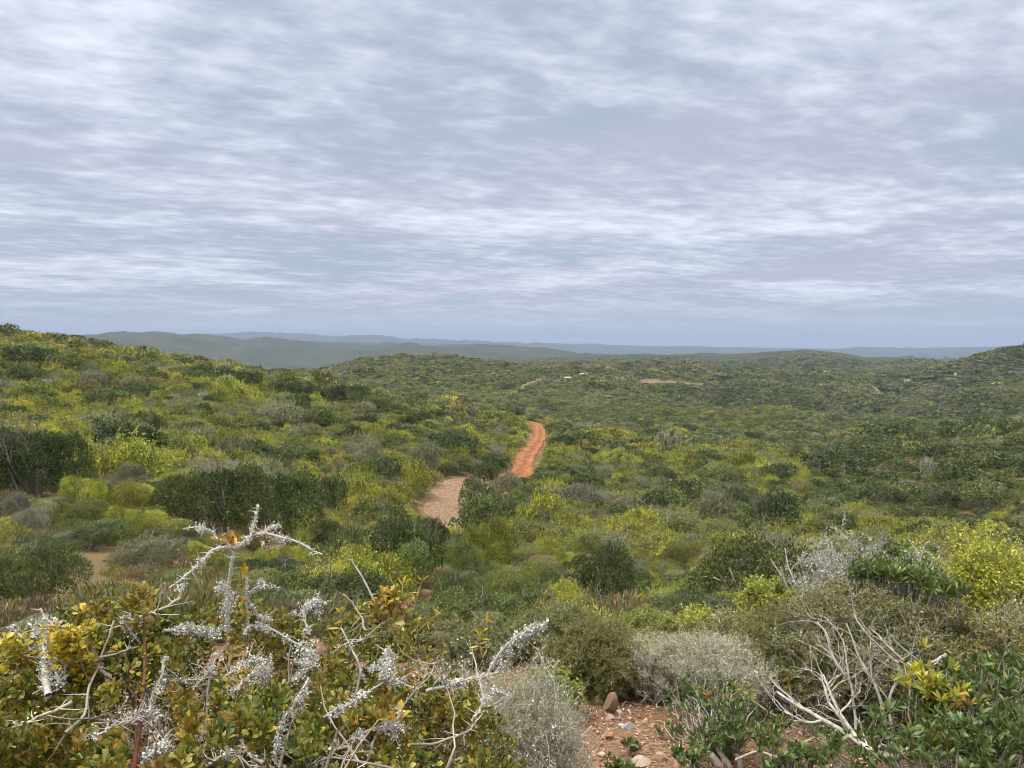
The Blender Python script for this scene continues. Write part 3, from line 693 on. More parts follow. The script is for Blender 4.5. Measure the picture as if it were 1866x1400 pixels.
Lk.new(zb.outputs[0], bg.inputs[0])

sl = bpy.data.lights.new('sun', 'SUN'); so = bpy.data.objects.new('sun', sl); COL.objects.link(so)
sl.energy = 1.5; sl.angle = R(10); sl.color = (1.0, .93, .82)
sd = Vector((math.sin(SUN_AZ)*math.cos(SUN_EL), math.cos(SUN_AZ)*math.cos(SUN_EL), math.sin(SUN_EL)))
so.rotation_euler = (-sd).to_track_quat('-Z', 'Y').to_euler(); so.location = (0, 0, 50)
sky.sun_rotation = SUN_AZ % (2*math.pi)

if True:
    s = 15500; zb_, zt = float(ZT.min()) - 5, float(max(ZT.max(), 20)) + 25
    vv = [(x, y, z) for z in (zb_, zt) for y in (-s, s) for x in (-s, s)]
    hz = mesh_np('haze', vv, np.array([[0,2,3,1],[4,5,7,6],[0,1,5,4],[2,6,7,3],[0,4,6,2],[1,3,7,5]]))
    m, nt, N, Lk = newmat('haze_air'); o_ = nd(N, 'ShaderNodeOutputMaterial'); pv = nd(N, 'ShaderNodeVolumePrincipled')
    pv.inputs['Color'].default_value = (.45, .565, .80, 1); pv.inputs['Density'].default_value = .92e-4; pv.inputs['Anisotropy'].default_value = 0.0
    Lk.new(pv.outputs[0], o_.inputs['Volume']); hz.materials.append(m); tag(link('haze', hz), kind='stuff')

vs = scene.view_settings; vs.view_transform = 'Standard'; vs.look = 'None'; vs.gamma = 1; vs.exposure = 0.68
scene.cycles.filter_width = 1.0; scene.cycles.max_bounces = 6; scene.cycles.diffuse_bounces = 3; scene.cycles.transparent_max_bounces = 4; scene.cycles.volume_bounces = 0

#==FOREGROUND==

# ------------------------------------------------------------------ plants close to the camera
gf = np.random.default_rng(2024)
def rosettes(acc, P, axis, k, L, W, colf, splay=.9, g=gf, shape='obovate', rad=.004):
    n = len(P); axis = unit(np.broadcast_to(axis, (n, 3)) + 0.0)
    ref = rdir(n, g); u = unit(np.cross(axis, ref)); v = np.cross(axis, u)
    ph = g.uniform(0, 6.28, (n, 1)) + np.arange(k)[None] * 2.4 + g.normal(0, .2, (n, k)); sp = splay * g.uniform(.35, 1.15, (n, k))
    rd_ = u[:, None] * np.cos(ph)[..., None] + v[:, None] * np.sin(ph)[..., None]
    D = axis[:, None] * np.cos(sp)[..., None] + rd_ * np.sin(sp)[..., None]; Nn = axis[:, None] * np.sin(sp)[..., None] - rd_ * np.cos(sp)[..., None]
    C = P[:, None] + rd_ * rad - axis[:, None] * g.uniform(0, L * .5, (n, k))[..., None]
    s = g.uniform(.55, 1.2, n*k)
    leaves(acc, C.reshape(-1, 3), D.reshape(-1, 3), Nn.reshape(-1, 3) + g.normal(0, .12, (n*k, 3)), L*s, W*s*g.uniform(.85, 1.15, n*k), colf(np.repeat(P, k, 0)), shape)

def flakes(acc, P, size=.006, k=14, spread=.006, g=gf, col=(.50, .49, .445)):
    """leafy lichen: little curled lobes round every point"""
    n = len(P) * k; q = np.repeat(P, k, 0) + g.normal(0, spread, (n, 3)); s = size * g.uniform(.5, 1.4, n)
    leaves(acc, q, rdir(n, g), rdir(n, g), s, s * g.uniform(.5, .9, n), np.clip(jit(col, n, .16, .015, g), 0, .8), 'obovate')

def along(P, n, g=gf):
    m, k, _ = P.shape; i = g.integers(0, m, n); t = g.uniform(0, k-1.001, n); j = t.astype(int); f = (t-j)[:, None]
    return P[i, j]*(1-f) + P[i, j+1]*f
def thorns(acc, P, n, L, r0, g=gf, col=(.46, .44, .38)):
    S = along(P, n, g); D = rdir(n, g); D[:, 2] = np.abs(D[:, 2]) * .6 + D[:, 2] * .4; Lq = L * g.uniform(.5, 1.2, n)
    E = S + unit(D) * Lq[:, None]; PP = np.stack([S, (S+E)/2, E], 1); tubes(acc, PP, np.outer(np.full(n, r0), [1, .6, .08]), jit(col, n, .12, .02, g), 4)

def pxline(pts, n=None):
    """(px, py, distance) -> smoothed 3-D polyline"""
    Q = np.array([at(*p) for p in pts]); t = np.arange(len(Q)); n = n or (len(Q)-1)*4+1; tt = np.linspace(0, len(Q)-1, n)
    return np.stack([pchip(t.astype(float), Q[:, c], tt) for c in range(3)], 1)

def child(acc, name, mat, root):
    """link the gathered faces as one part of a thing standing at root"""
    rl = np.array(root.location); me = acc.mesh(name, mat); n = len(me.vertices); co = np.empty(n*3, np.float32); me.vertices.foreach_get('co', co)
    me.vertices.foreach_set('co', (co.reshape(-1, 3) - rl).ravel().astype(np.float32)); me.update(); return link(name, me, root)

def groundz(x, y): return float(H(x, y))
def foot(px, r):
    az, _ = ray(px, 1200); x, y = r*math.sin(az), r*math.cos(az); return Vector((x, y, groundz(x, y)))

# ---- the large thorny shrub at the lower left ---------------------------------
ytop = np.array([(-300,1110),(-60,1180),(0,1172),(60,1150),(110,1120),(180,1092),(225,1095),(262,1075),(300,1120),(350,1128),(400,1108),(470,1098),(520,1125),(580,1200),(620,1180),(655,1100),(700,1082),(750,1100),(785,1160),(850,1215),(900,1290),(940,1350),(965,1400),(1000,1460)], float)
root = empty('thorn_shrub', foot(350, 1.5)); tag(root, 'lichen-crusted thorny shrub with olive and rusty leaves filling the lower left', 'shrub')
n = 60000
px = gf.uniform(-260, 985, n); r = gf.uniform(.72, 2.05, n); az, _ = ray(px, 1250)
x, y = r*np.sin(az), r*np.cos(az)
zs = -.565 + (fbm(x*5, y*5, 3, 71) - .5)*.30 - .10*sstep(500, 950, px) + (fbm(x*18, y*18, 2, 72)-.5)*.08
dep = gf.exponential(.075, n); z = zs - dep
ppx, ppy, _ = proj(x, y, z); gap = fbm(x*9, y*9, 3, 73) - dep*.4
ok = (ppy > np.interp(ppx, ytop[:, 0], ytop[:, 1]) + gf.normal(0, 7, n)) & (ppy < 1480) & (gap > .475) & (dep < .5)
P = np.stack([x, y, z], 1)[ok]; P = P[:7800]
def thorncol(Q):
    n = len(Q); m = fbm(Q[:, 0]*16, Q[:, 1]*16 + Q[:, 2]*9, 3, 81) + gf.normal(0, .07, n); b = gf.random(n)
    c = jit((.175,.178,.028), n, .30, .08, gf); k = (m > .66) | (b < .05); c[k] = jit((.22,.145,.022), int(k.sum()), .28, .08, gf)
    k = (m < .42); c[k] = jit((.075,.100,.016), int(k.sum()), .25, .05, gf); k = gf.random(n) < .10; c[k] = jit((.38,.32,.04), int(k.sum()), .2, .05, gf)
    return np.clip(c, .005, .8)
# twigs: crooked stems running up to the leaf layer
a = Acc(); al = Acc(); at_ = Acc()
base = np.stack([gf.uniform(-1.0, .15, 70), gf.uniform(.75, 1.8, 70), np.full(70, -1.45)], 1)
D = unit(np.stack([gf.normal(0, .4, 70), gf.normal(0, .4, 70), np.ones(70)], 1)); S1 = grow(base, D, gf.uniform(.6, .95, 70), 7, .22, .06, gf)
def under(Pl, pad=8):
    q = Pl.reshape(-1, 3); a_, b_, _ = proj(q[:, 0], q[:, 1], q[:, 2]); return (b_ > np.interp(a_, ytop[:, 0], ytop[:, 1]) - pad).reshape(Pl.shape[:2]).all(1)
S1 = S1[under(S1, 4)]
tubes(a, S1, np.outer(gf.uniform(.004, .009, len(S1)), np.linspace(1, .45, 7)), jit((.20,.17,.14), len(S1), .2, .03, gf), 6)
s, d = sprout(S1, 9, .9, .25, gf); S2 = grow(s, d, gf.uniform(.14, .36, len(s)), 6, .22, .05, gf); S2 = S2[under(S2, 10)]
tubes(a, S2, np.outer(gf.uniform(.0018, .0036, len(S2)), np.linspace(1, .5, 6)), jit((.27,.23,.19), len(S2), .25, .03, gf), 5)
s, d = sprout(S2, 5, .9, .2, gf); S3 = grow(s, d, gf.uniform(.05, .14, len(s)), 5, .2, .05, gf); S3 = S3[under(S3, 14)]
tubes(a, S3, np.outer(gf.uniform(.0009, .0018, len(S3)), np.linspace(1, .5, 5)), jit((.33,.28,.23), len(S3), .25, .03, gf), 4)
# long bare sticks lying across the top of the leaves
ST = []
for q in [[(208,1132,1.55),(196,1175,1.53),(182,1222,1.5),(166,1262,1.45),(150,1312,1.4),(118,1345,1.35)], [(150,1310,1.4),(195,1318,1.42),(262,1322,1.4)], [(232,1275,1.4),(205,1310,1.38),(186,1342,1.33)],
          [(60,1268,1.5),(120,1235,1.5),(176,1180,1.55)], [(20,1330,1.3),(70,1305,1.32),(130,1285,1.36)], [(560,1240,1.45),(545,1290,1.4),(525,1340,1.35),(508,1400,1.28)],
          [(388,1190,1.5),(384,1250,1.45),(378,1320,1.4),(374,1350,1.35)], [(622,1145,1.7),(640,1180,1.62),(655,1225,1.55),(640,1270,1.5),(600,1310,1.42)], [(790,1225,1.6),(760,1260,1.52),(730,1300,1.45),(690,1350,1.38),(675,1400,1.3)],
          [(880,1300,1.5),(852,1330,1.42),(800,1352,1.38),(740,1358,1.32)], [(640,1020,1.85),(655,1048,1.82),(672,1078,1.78),(690,1112,1.74),(702,1140,1.7)], [(627,1082,1.8),(641,1100,1.78),(655,1128,1.74),(662,1150,1.7)],
          [(600,1190,1.6),(640,1165,1.62),(668,1158,1.66)], [(310,1240,1.5),(345,1232,1.5),(386,1228,1.5)], [(250,1030+100,1.6),(300,1110,1.62),(330,1098,1.64)], [(440,1335,1.35),(455,1370,1.3),(490,1390,1.25)], [(250,1180,1.5),(215,1190,1.5),(160,1204,1.5),(110,1208,1.5)],
          [(150,1200,1.5),(172,1214,1.5),(190,1228,1.5)],[(75,1110,1.7),(90,1128,1.66),(103,1150,1.6)],[(560,1395,1.22),(610,1380,1.25),(680,1395,1.22)],[(860,1190,1.75),(872,1240,1.68),(890,1290,1.6)]]:
    L_ = pxline(q, 15); L_ += np.cumsum(gf.normal(0, .0012, L_.shape), 0); ST.append(L_)
ST = np.array(ST); tubes(a, ST, np.outer(gf.uniform(.0017, .0033, len(ST)), np.linspace(.6, 1.1, 15)), jit((.34,.29,.25), len(ST), .15, .03, gf), 7)
s, d = sprout(ST, 4, 1.2, .1, gf); S4 = grow(s, d, gf.uniform(.02, .07, len(s)), 4, .15, 0, gf); tubes(a, S4, np.outer(np.full(len(S4), .0016), np.linspace(1, .3, 4)), jit((.38,.33,.28), len(S4), .15, .03, gf), 4)
child(a, 'twigs', M_bark, root)
thorns(at_, S2, 520, .032, .0013); thorns(at_, ST, 60, .035, .0014); child(at_, 'thorns', M_lichen, root)
# lichen crust on many of the twigs, thickest in the middle of the shrub
def lweight(q):
    a_, b_, _ = proj(q[:, 0], q[:, 1], q[:, 2]); w_ = .10
    for cx, cy, sx, sy, am in [(470,1130,60,45,.9),(540,1190,60,50,.8),(640,1290,60,45,.8),(720,1240,110,55,.9),(860,1260,70,50,.7),(80,1200,40,55,.9),(290,1370,60,40,.7),(250,1310,50,40,.5),(430,1385,60,40,.8),(290,1215,40,60,.6),(560,1345,60,40,.5),(620,1190,40,60,.5),(120,1250,30,40,.4)]:
        w_ = w_ + am*np.exp(-((a_-cx)/sx)**2 - ((b_-cy)/sy)**2)
    return w_
q = np.concatenate([along(S2, 9000), along(S3, 14000), along(S1, 1500), along(ST, 500)]); q = q[gf.random(len(q)) < lweight(q) * .9]
a_, b_, _ = proj(q[:, 0], q[:, 1], q[:, 2]); q = q[(b_ < 1450) & (b_ > np.interp(a_, ytop[:, 0], ytop[:, 1]) - 10)]
flakes(al, q, .0046, 6, .0042); child(al, 'lichen', M_lichen, root)
CR = []
for q in [[(445,1160),(462,1142),(482,1138),(510,1152),(545,1172),(580,1192)], [(530,1246),(552,1228),(560,1212),(552,1188)], [(302,1198),(292,1238),(280,1278),(281,1312)], [(588,1306),(624,1286),(664,1262),(710,1242),(750,1258)], [(704,1186),(708,1212),(700,1240)],
          [(268,1374),(292,1358),(290,1334)], [(168,1342),(218,1312),(258,1304)], [(350,1262),(372,1244),(380,1232)], [(296,1150),(330,1144),(370,1150),(402,1160)], [(214,1124),(232,1128),(246,1136)], [(378,1394),(425,1370),(468,1386)],
          [(562,1238),(541,1290),(521,1340),(514,1388)], [(412,1232),(450,1210),(492,1208)], [(776,1262),(850,1242),(912,1224)], [(430,1262),(458,1242),(500,1228)], [(640,1350),(690,1330),(740,1338)], [(590,1395),(620,1372),(650,1376)], [(560,1150),(556,1120),(566,1098)], [(860,1310),(880,1280),(905,1262)]]:
    L_ = pxline([(x_, y_, np.interp(y_, [1100,1200,1300,1400], [1.66,1.50,1.37,1.24])) for x_, y_ in q], 15); L_ += np.cumsum(gf.normal(0, .0016, L_.shape), 0); CR.append(L_)
CR = np.array(CR); a2_ = Acc(); tubes(a2_, CR, np.outer(gf.uniform(.002, .0036, len(CR)), np.linspace(1, .5, 15)), (.42,.39,.34), 6)
s, d = sprout(CR, 11, 1.0, .05, gf); C2 = grow(s, d, gf.uniform(.015, .05, len(s)), 5, .3, .02, gf); tubes(a2_, C2, np.outer(np.full(len(C2), .0014), np.linspace(1, .4, 5)), (.42,.39,.34), 4)
thorns(a2_, CR, 110, .028, .0013)
cr_o = child(a2_, 'crusted_twigs', M_lichen, root); a2_ = Acc(); clump = lambda q_, f_: q_[fbm(q_[:, 0]*38, q_[:, 1]*38 + q_[:, 2]*30, 2, 97) > f_]
flakes(a2_, clump(along(CR, 2600), .50), .0042, 6, .0036, col=(.58,.575,.53)); flakes(a2_, clump(along(C2, 2400), .52), .0040, 6, .0034, col=(.56,.56,.51)); o = child(a2_, 'lichen', M_lichen, root); o.parent = cr_o
# the pale forked branch standing clear of the shrub
a = Acc(); al = Acc()
br_ = [([(414,1150,1.62),(414,1118,1.62),(416,1093,1.61),(419,1061,1.6),(425,1026,1.6),(429,1002,1.6)], .0052), ([(429,1002,1.6),(439,996,1.6),(455,986,1.6),(471,978,1.58),(489,979,1.56),(511,986,1.54),(530,990,1.52),(550,998,1.5),(568,1007,1.49),(587,1015,1.48)], .0036),
 ([(458,984,1.59),(461,966,1.59),(463,954,1.6),(467,941,1.6),(471,926,1.61)], .0026), ([(473,976,1.58),(487,966,1.6),(500,960,1.61),(513,957,1.63)], .0024),
 ([(427,999,1.6),(411,987,1.61),(397,981,1.62),(388,969,1.63),(371,963,1.63),(354,961,1.64),(330,964,1.65)], .0028), ([(428,1000,1.6),(407,1000,1.58),(389,1006,1.57),(377,1020,1.56),(366,1029,1.55),(350,1043,1.54),(336,1055,1.53),(314,1072,1.52)], .0036),
 ([(455,1150,1.6),(453,1102,1.6),(452,1082,1.6),(454,1061,1.61),(455,1032,1.62)], .0026), ([(453,1080,1.6),(466,1067,1.6),(479,1064,1.6),(506,1067,1.6)], .0022), ([(497,1130,1.62),(470,1120,1.62),(455,1100,1.6)], .003)]
BL = []
for p_, rd_ in br_:
    L_ = pxline(p_, 22); L_ += np.cumsum(gf.normal(0, .0007, L_.shape), 0) ; BL.append(L_)
    tubes(a, L_[None], (rd_ * np.linspace(1, .4, 22) * gf.uniform(.8, 1.25, 22))[None], (.47,.45,.40), 7)
BL = np.array(BL)
br_o = child(a, 'forked_branch', M_lichen, root); tag(br_o, 'pale forked branch crusted with white lichen')
a = Acc(); thorns(a, BL[:6], 75, .023, .0013, col=(.52,.50,.45)); thorns(a, BL[1:3], 30, .012, .001, col=(.45,.36,.28)); thorns(a, BL[6:], 16, .02, .0012)
for (x0, y0, x1, y1, rr_) in [(366,1028,357,1000,1.55),(366,1028,367,1045,1.55),(350,1043,348,1022,1.54),(350,1043,364,1064,1.54),(388,969,392,952,1.63),(397,981,418,968,1.62),(530,990,525,970,1.52),(545,996,548,977,1.5),(371,963,366,980,1.63),(479,985,479,1009,1.57),(336,1055,321,1047,1.53),(568,1007,560,1013,1.49),(336,1055,334,1079,1.53)]:
    L_ = pxline([(x0, y0, rr_), ((x0+x1)/2, (y0+y1)/2, rr_-.003), (x1, y1, rr_-.006)], 4); tubes(a, L_[None], np.array([[.0016,.0012,.0007,.0002]]), (.52,.50,.45), 5)
brl = a
o = child(a, 'thorns', M_lichen, root); o.parent = br_o; o.location = (0, 0, 0)
q = along(BL, 430); flakes(al, q, .0032, 5, .0022, col=(.60,.595,.55))
for (cx_, cy_, s_, k_) in [(509,985,.006,46),(402,1073,.006,36),(408,1073,.005,20),(362,962,.004,16),(414,1110,.007,40),(418,1090,.006,30),(475,1062,.004,22),(330,1070,.004,18),(368,1026,.004,18),(500,959,.003,10),(447,985,.004,16)]:
    c_ = np.array(at(cx_, cy_, 1.57)); flakes(al, c_ + gf.normal(0, s_*.8, (k_, 3)), .0042, 5, .003, col=(.62,.61,.57))
o = child(al, 'lichen', M_lichen, root); o.parent = br_o
# the leaf layer: it leaves the crusted twigs, the sticks and the red shoot in the open
shq = pxline([(262,1078,1.5),(263,1150,1.48),(264,1200,1.46),(262,1250,1.42),(255,1320,1.36),(244,1400,1.28),(238,1450,1.22)], 30)
prot = np.concatenate([CR.reshape(-1, 3), C2.reshape(-1, 3)[::3], ST.reshape(-1, 3), shq, BL.reshape(-1, 3)]); qx, qy, _ = proj(prot[:, 0], prot[:, 1], prot[:, 2]); qr = np.hypot(prot[:, 0], prot[:, 1])
lx, ly, _ = proj(P[:, 0], P[:, 1], P[:, 2]); lr = np.hypot(P[:, 0], P[:, 1])
hide = ((np.abs(lx[:, None] - qx[None]) < 13) & (ly[:, None] - qy[None] > -10) & (ly[:, None] - qy[None] < 16) & (lr[:, None] < qr[None] + .02)).any(1)
sx_, sy_, _ = proj(shq[:, 0], shq[:, 1], shq[:, 2]); hide |= ((np.abs(lx[:, None] - sx_[None]) < 20) & (np.abs(ly[:, None] - sy_[None]) < 22) & (lr[:, None] < 1.62)).any(1)
P = P[~hide]
n = 16000; px = gf.uniform(-260, 960, n); r = gf.uniform(.75, 2.7, n); az, _ = ray(px, 1250); x, y = r*np.sin(az), r*np.cos(az)
z = -.72 - .12*sstep(500, 950, px) - gf.uniform(0, .38, n); ppx, ppy, _ = proj(x, y, z); k = ppy > np.interp(ppx, ytop[:, 0], ytop[:, 1]) + 4
P = np.concatenate([P, np.stack([x, y, z], 1)[k][:7500]])
a = Acc(); ax = unit(np.array([0, -.25, .8]) + gf.normal(0, .48, (len(P), 3)))
rosettes(a, P, ax, 7, .0148, .0074, thorncol, .8)
child(a, 'leaves', M_leaf_near, root)
# leaf tufts on that branch, the dry leaf bundle on its right arm, shoots and coloured sprays
a = Acc()
def spot(px_, py_, r_, k_, s_, L_, W_, col_, m=6, spl=.9, ax_=(0, -.1, 1)):
    P_ = np.array(at(px_, py_, r_)) + gf.normal(0, s_, (k_, 3)); rosettes(a, P_, unit(np.array(ax_) + gf.normal(0, .3, (k_, 3))), m, L_, W_, lambda Q: np.clip(jit(col_, len(Q), .22, .06, gf), .01, .85), spl)
for (x_, y_, c_) in [(402,983,(.36,.17,.04)),(414,984,(.40,.19,.04)),(418,994,(.30,.14,.03)),(434,985,(.40,.22,.03)),(386,1000,(.30,.26,.04)),(440,1038,(.46,.30,.03)),(446,1048,(.45,.30,.03)),(442,1068,(.20,.19,.02)),(440,1100,(.5,.30,.03)),(443,1122,(.5,.32,.03))]: spot(x_, y_, 1.59, 2, .004, .016, .006, c_, 4, .6)
o = child(a, 'leaf_tufts', M_leaf_near, root); o.parent = br_o; a = Acc(); spot(492, 982, 1.57, 14, .010, .018, .002, (.50,.38,.26), 8, 1.3); o = child(a, 'dry_needle_bundle', M_leaf_near, root); o.parent = br_o
a = Acc()
q = pxline([(262,1078,1.5),(263,1150,1.48),(264,1200,1.46),(262,1250,1.42),(255,1320,1.36),(244,1400,1.28),(238,1450,1.22)], 30)
tubes(a, q[None], np.linspace(.0020, .0042, 30)[None], np.repeat(np.linspace(0, 1, 30)[:, None], 8, 0)*np.array([-.12,-.125,-.075]) + np.array([.20,.135,.085]), 8)
sh = child(a, 'red_shoot', M_bark, root); tag(sh, 'upright red-brown shoot')
a = Acc(); spot(262,1088,1.5,8,.010,.024,.008,(.24,.19,.03),7,1.0); spot(262,1122,1.49,8,.012,.022,.008,(.22,.17,.03),6,1.1)
for t_ in np.linspace(.2, .55, 9): p_ = q[int(t_*29)]; rosettes(a, p_[None], np.array([[0, 0, 1.]]), 4, .012, .007, lambda Q: jit((.45,.36,.03), len(Q), .2, .05, gf), 1.3)
o = child(a, 'shoot_leaves', M_leaf_near, root); o.parent = sh
a = Acc(); spot(140,1182,1.52,60,.022,.0125,.010,(.42,.33,.03),6,1.1); spot(150,1215,1.5,26,.013,.0125,.010,(.42,.33,.03),6,1.1); spot(118,1178,1.52,26,.013,.0125,.010,(.44,.34,.025),6,1.1)
spot(20,1190,1.6,26,.02,.014,.009,(.40,.34,.03),6,1.1); spot(440,1262,1.45,30,.018,.008,.004,(.45,.42,.04),7,1.2)
tag(child(a, 'yellow_leaves', M_leaf_near, root), 'clusters of bright yellow leaves')
a = Acc(); spot(720,1105,1.7,12,.014,.018,.008,(.30,.16,.07),7,1.1); spot(700,1120,1.7,14,.02,.022,.012,(.20,.15,.02),7,1.1); spot(725,1315,1.38,3,.006,.03,.012,(.62,.38,.02),6,.8); spot(705,1090,1.7,8,.012,.02,.010,(.36,.24,.02),7,1.1)
tag(child(a, 'rusty_leaves', M_leaf_near, root), 'rust-red and orange leaf tufts')
# pale lichen stalk among the leaves at the left
a = Acc(); al = Acc(); q = np.array([pxline([(84,1150,1.6),(80,1190,1.56),(82,1225,1.52),(88,1268,1.47)], 16), pxline([(84,1190,1.56),(95,1215,1.53),(106,1235,1.5),(108,1250,1.49)], 16)])
tubes(a, q, np.outer([.006,.003], np.linspace(.7, 1, 16)), (.50,.48,.45), 7); thorns(a, q, 14, .04, .0016)
o = child(a, 'lichened_stalk', M_lichen, root); flakes(al, along(q, 120), .006, 5, .005, col=(.58,.57,.53)); flakes(al, np.array(at(82,1155,1.6)) + gf.normal(0, .014, (60, 3)), .007, 5, .005, col=(.55,.54,.50))
o2 = child(al, 'lichen', M_lichen, root); o2.parent = o

# ---- shrubs of fine twigs and small leaves ------------------------------------
def twiggy(name, label, px_, r_, wpx, ytop_, twc, lfc, leaf, nst=26, lv=(7, 6, 5), thick=.008, nleaf=2, lichen=0, lcol=(.50,.49,.44), seed=1, shape='obovate', lean=(0, 0), part='branches', wid=.5):
    g = np.random.default_rng(seed); f = foot(px_, r_); e = empty(name, f)
    if label: tag(e, label, 'shrub')
    topz = float(at(px_, ytop_, r_)[2]); h = topz - f.z; rad = wpx * r_ / FPX / 2; a = Acc(); b = Acc(); l = Acc()
    D = unit(np.stack([g.normal(0, 1, nst)*rad*.75/h + lean[0], g.normal(0, 1, nst)*rad*.75/h + lean[1], np.ones(nst)], 1))
    S = np.array(f) + np.stack([g.normal(0, rad*.15, nst), g.normal(0, rad*.15, nst), np.full(nst, -.03)], 1)
    def inside(P):
        T = P[:, -1] - np.array(f); q = np.sqrt(((T[:, 0]-lean[0]*h)/rad)**2 + ((T[:, 1]-lean[1]*h)/rad)**2 + (np.maximum(T[:, 2] - h*.45, 0)/(h*.55))**2); return q < 1.0 + g.normal(0, .13, len(P))
    P1 = grow(S, D, h * g.uniform(.6, .85, nst), 8, .20, .05, g); tubes(a, P1, np.outer(thick*g.uniform(.5, 1.1, nst), np.linspace(1, .35, 8)), jit(twc, nst, .2, .03, g), 6)
    s, d = sprout(P1, lv[0], .75, .3, g); P2 = grow(s, d, h*g.uniform(.2, .42, len(s)), 6, .24, .06, g); P2 = P2[inside(P2)]; tubes(a, P2, np.outer(np.full(len(P2), thick*.28), np.linspace(1, .4, 6)), jit(twc, len(P2), .22, .03, g), 4)
    s, d = sprout(P2, lv[1], .8, .2, g); P3 = grow(s, d, h*g.uniform(.09, .2, len(s)), 5, .26, .05, g); P3 = P3[inside(P3)]; tubes(a, P3, np.outer(np.full(len(P3), thick*.13), np.linspace(1, .4, 5)), jit(twc, len(P3), .25, .03, g), 3)
    s, d = sprout(P3, lv[2], .9, .15, g); P4 = grow(s, d, h*g.uniform(.04, .09, len(s)), 4, .25, .05, g); P4 = P4[inside(P4)]; tubes(a, P4, np.outer(np.full(len(P4), thick*.07), np.linspace(1, .5, 4)), jit(twc, len(P4), .25, .03, g), 3)
    child(a, part, M_bark, e)
    if nleaf:
        q = np.concatenate([along(P4, len(P4)*nleaf, g), along(P3, len(P3)*nleaf//2 + 1, g)]); n = len(q)
        leaves(b, q, unit(rdir(n, g) + np.array([0, 0, .5])), unit(rdir(n, g) + np.array([0, 0, 1.])), leaf*g.uniform(.6, 1.3, n), leaf*wid*g.uniform(.8, 1.2, n), np.clip(jit(lfc, n, .3, .08, g) * (0.75 + .5*fbm(q[:, 0]*9, q[:, 1]*9 + q[:, 2]*9, 2, seed))[:, None], .005, .8), shape)
        child(b, 'foliage', M_leaf_near, e)
    if lichen:
        q = np.concatenate([along(P2, lichen//2, g), along(P3, lichen, g)]); flakes(l, q, leaf*.8 if leaf > .006 else .008, 4, .006, g, lcol); child(l, 'lichen', M_lichen, e)
    return e
twiggy('wispy_shrub', 'grey wispy shrub of tangled fine twigs beside the red soil patch', 945, 2.6, 290, 1172, (.50,.47,.38), (.28,.29,.14), .009, 60, (9, 8, 6), .006, 2, 3600, seed=5)
twiggy('wispy_shrub', 'sparse grey-twigged shrub with a few narrow yellow leaves, behind the rusty leaves', 800, 2.5, 230, 1150, (.36,.32,.26), (.25,.24,.06), .014, 30, (7, 6, 5), .005, 2, 500, seed=6, wid=.25)
twiggy('feathery_shrub', 'feathery olive shrub above the standing rock', 1095, 4.55, 225, 1125, (.26,.24,.18), (.19,.19,.045), .014, 70, (10, 9, 6), .008, 5, 0, seed=7, wid=.3)
twiggy('leafy_shrub', 'small bright green leafy shrub left of the standing rock', 1012, 4.0, 110, 1205, (.28,.25,.16), (.23,.28,.04), .018, 26, (7, 6, 5), .006, 3, 0, seed=8, wid=.6)
twiggy('pale_twig_shrub', 'pale straw-grey twiggy shrub behind the dark leathery sprigs', 1300, 4.4, 300, 1145, (.56,.53,.43), (.34,.33,.21), .011, 70, (10, 9, 6), .007, 1, 3000, seed=9, lcol=(.48,.46,.38))
twiggy('pale_twig_shrub', 'pale twiggy shrub with grey tips right of the feathery olive shrub', 1200, 4.5, 150, 1140, (.54,.51,.41), (.32,.33,.16), .011, 40, (9, 8, 6), .007, 1, 1200, seed=10, lcol=(.48,.46,.38))
twiggy('airy_shrub', 'airy yellow-green shrub rising behind the pale twigs', 1275, 5.4, 130, 1100, (.34,.31,.2), (.34,.37,.05), .021, 26, (8, 7, 6), .008, 3, 0, seed=11, wid=.5)
twiggy('airy_shrub', 'yellow-green shrub touching the left flank of the big olive shrub', 1405, 5.6, 150, 1040, (.32,.30,.18), (.31,.34,.05), .021, 30, (8, 7, 6), .008, 4, 0, seed=12, wid=.5)
twiggy('lichen_shrub', 'white lichen-covered leafless shrub rising behind the big olive shrub', 1535, 5.8, 225, 940, (.42,.40,.36), (.16,.16,.05), .014, 30, (8, 6, 4), .013, 1, 6200, seed=13, lcol=(.46,.45,.40))
twiggy('lichen_shrub', 'smaller white lichen-covered shrub between olive and yellow-green shrubs', 1675, 6.0, 180, 965, (.42,.40,.36), (.16,.16,.05), .014, 22, (8, 6, 4), .012, 1, 3600, seed=14, lcol=(.46,.45,.40))
twiggy('bright_shrub', 'bright yellow-green shrub standing at the right edge', 1805, 5.6, 200, 952, (.28,.26,.14), (.40,.42,.045), .020, 44, (9, 8, 6), .009, 4, 0, seed=15, wid=.6)
twiggy('bright_shrub', 'pale olive shrub cut by the right edge, in front of the bright one', 1895, 4.8, 220, 1075, (.38,.36,.28), (.25,.26,.09), .017, 46, (9, 8, 6), .009, 4, 900, seed=16, wid=.5)
twiggy('feathery_shrub', 'olive feathery shrub forming the left flank of the big shrub', 1460, 4.8, 230, 1085, (.28,.26,.19), (.20,.21,.045), .014, 66, (10, 9, 6), .009, 5, 0, seed=17, wid=.35)
twiggy('big_olive_shrub', 'big olive shrub with grey bare stems at its foot', 1610, 4.6, 380, 1055, (.40,.37,.31), (.18,.185,.05), .016, 90, (11, 10, 6), .015, 5, 1500, seed=18, wid=.5)
twiggy('big_olive_shrub', 'olive-brown shrub right of the big olive one', 1775, 4.5, 260, 1105, (.38,.35,.29), (.215,.20,.05), .016, 66, (10, 9, 6), .012, 5, 700, seed=19, wid=.5)
twiggy('lichen_shrub', 'pale lichened thorn twigs leaning in at the left edge', 8, 2.6, 130, 1072, (.45,.42,.38), (.24,.20,.07), .010, 26, (8, 7, 4), .006, 1, 1800, seed=20, lcol=(.54,.52,.50))
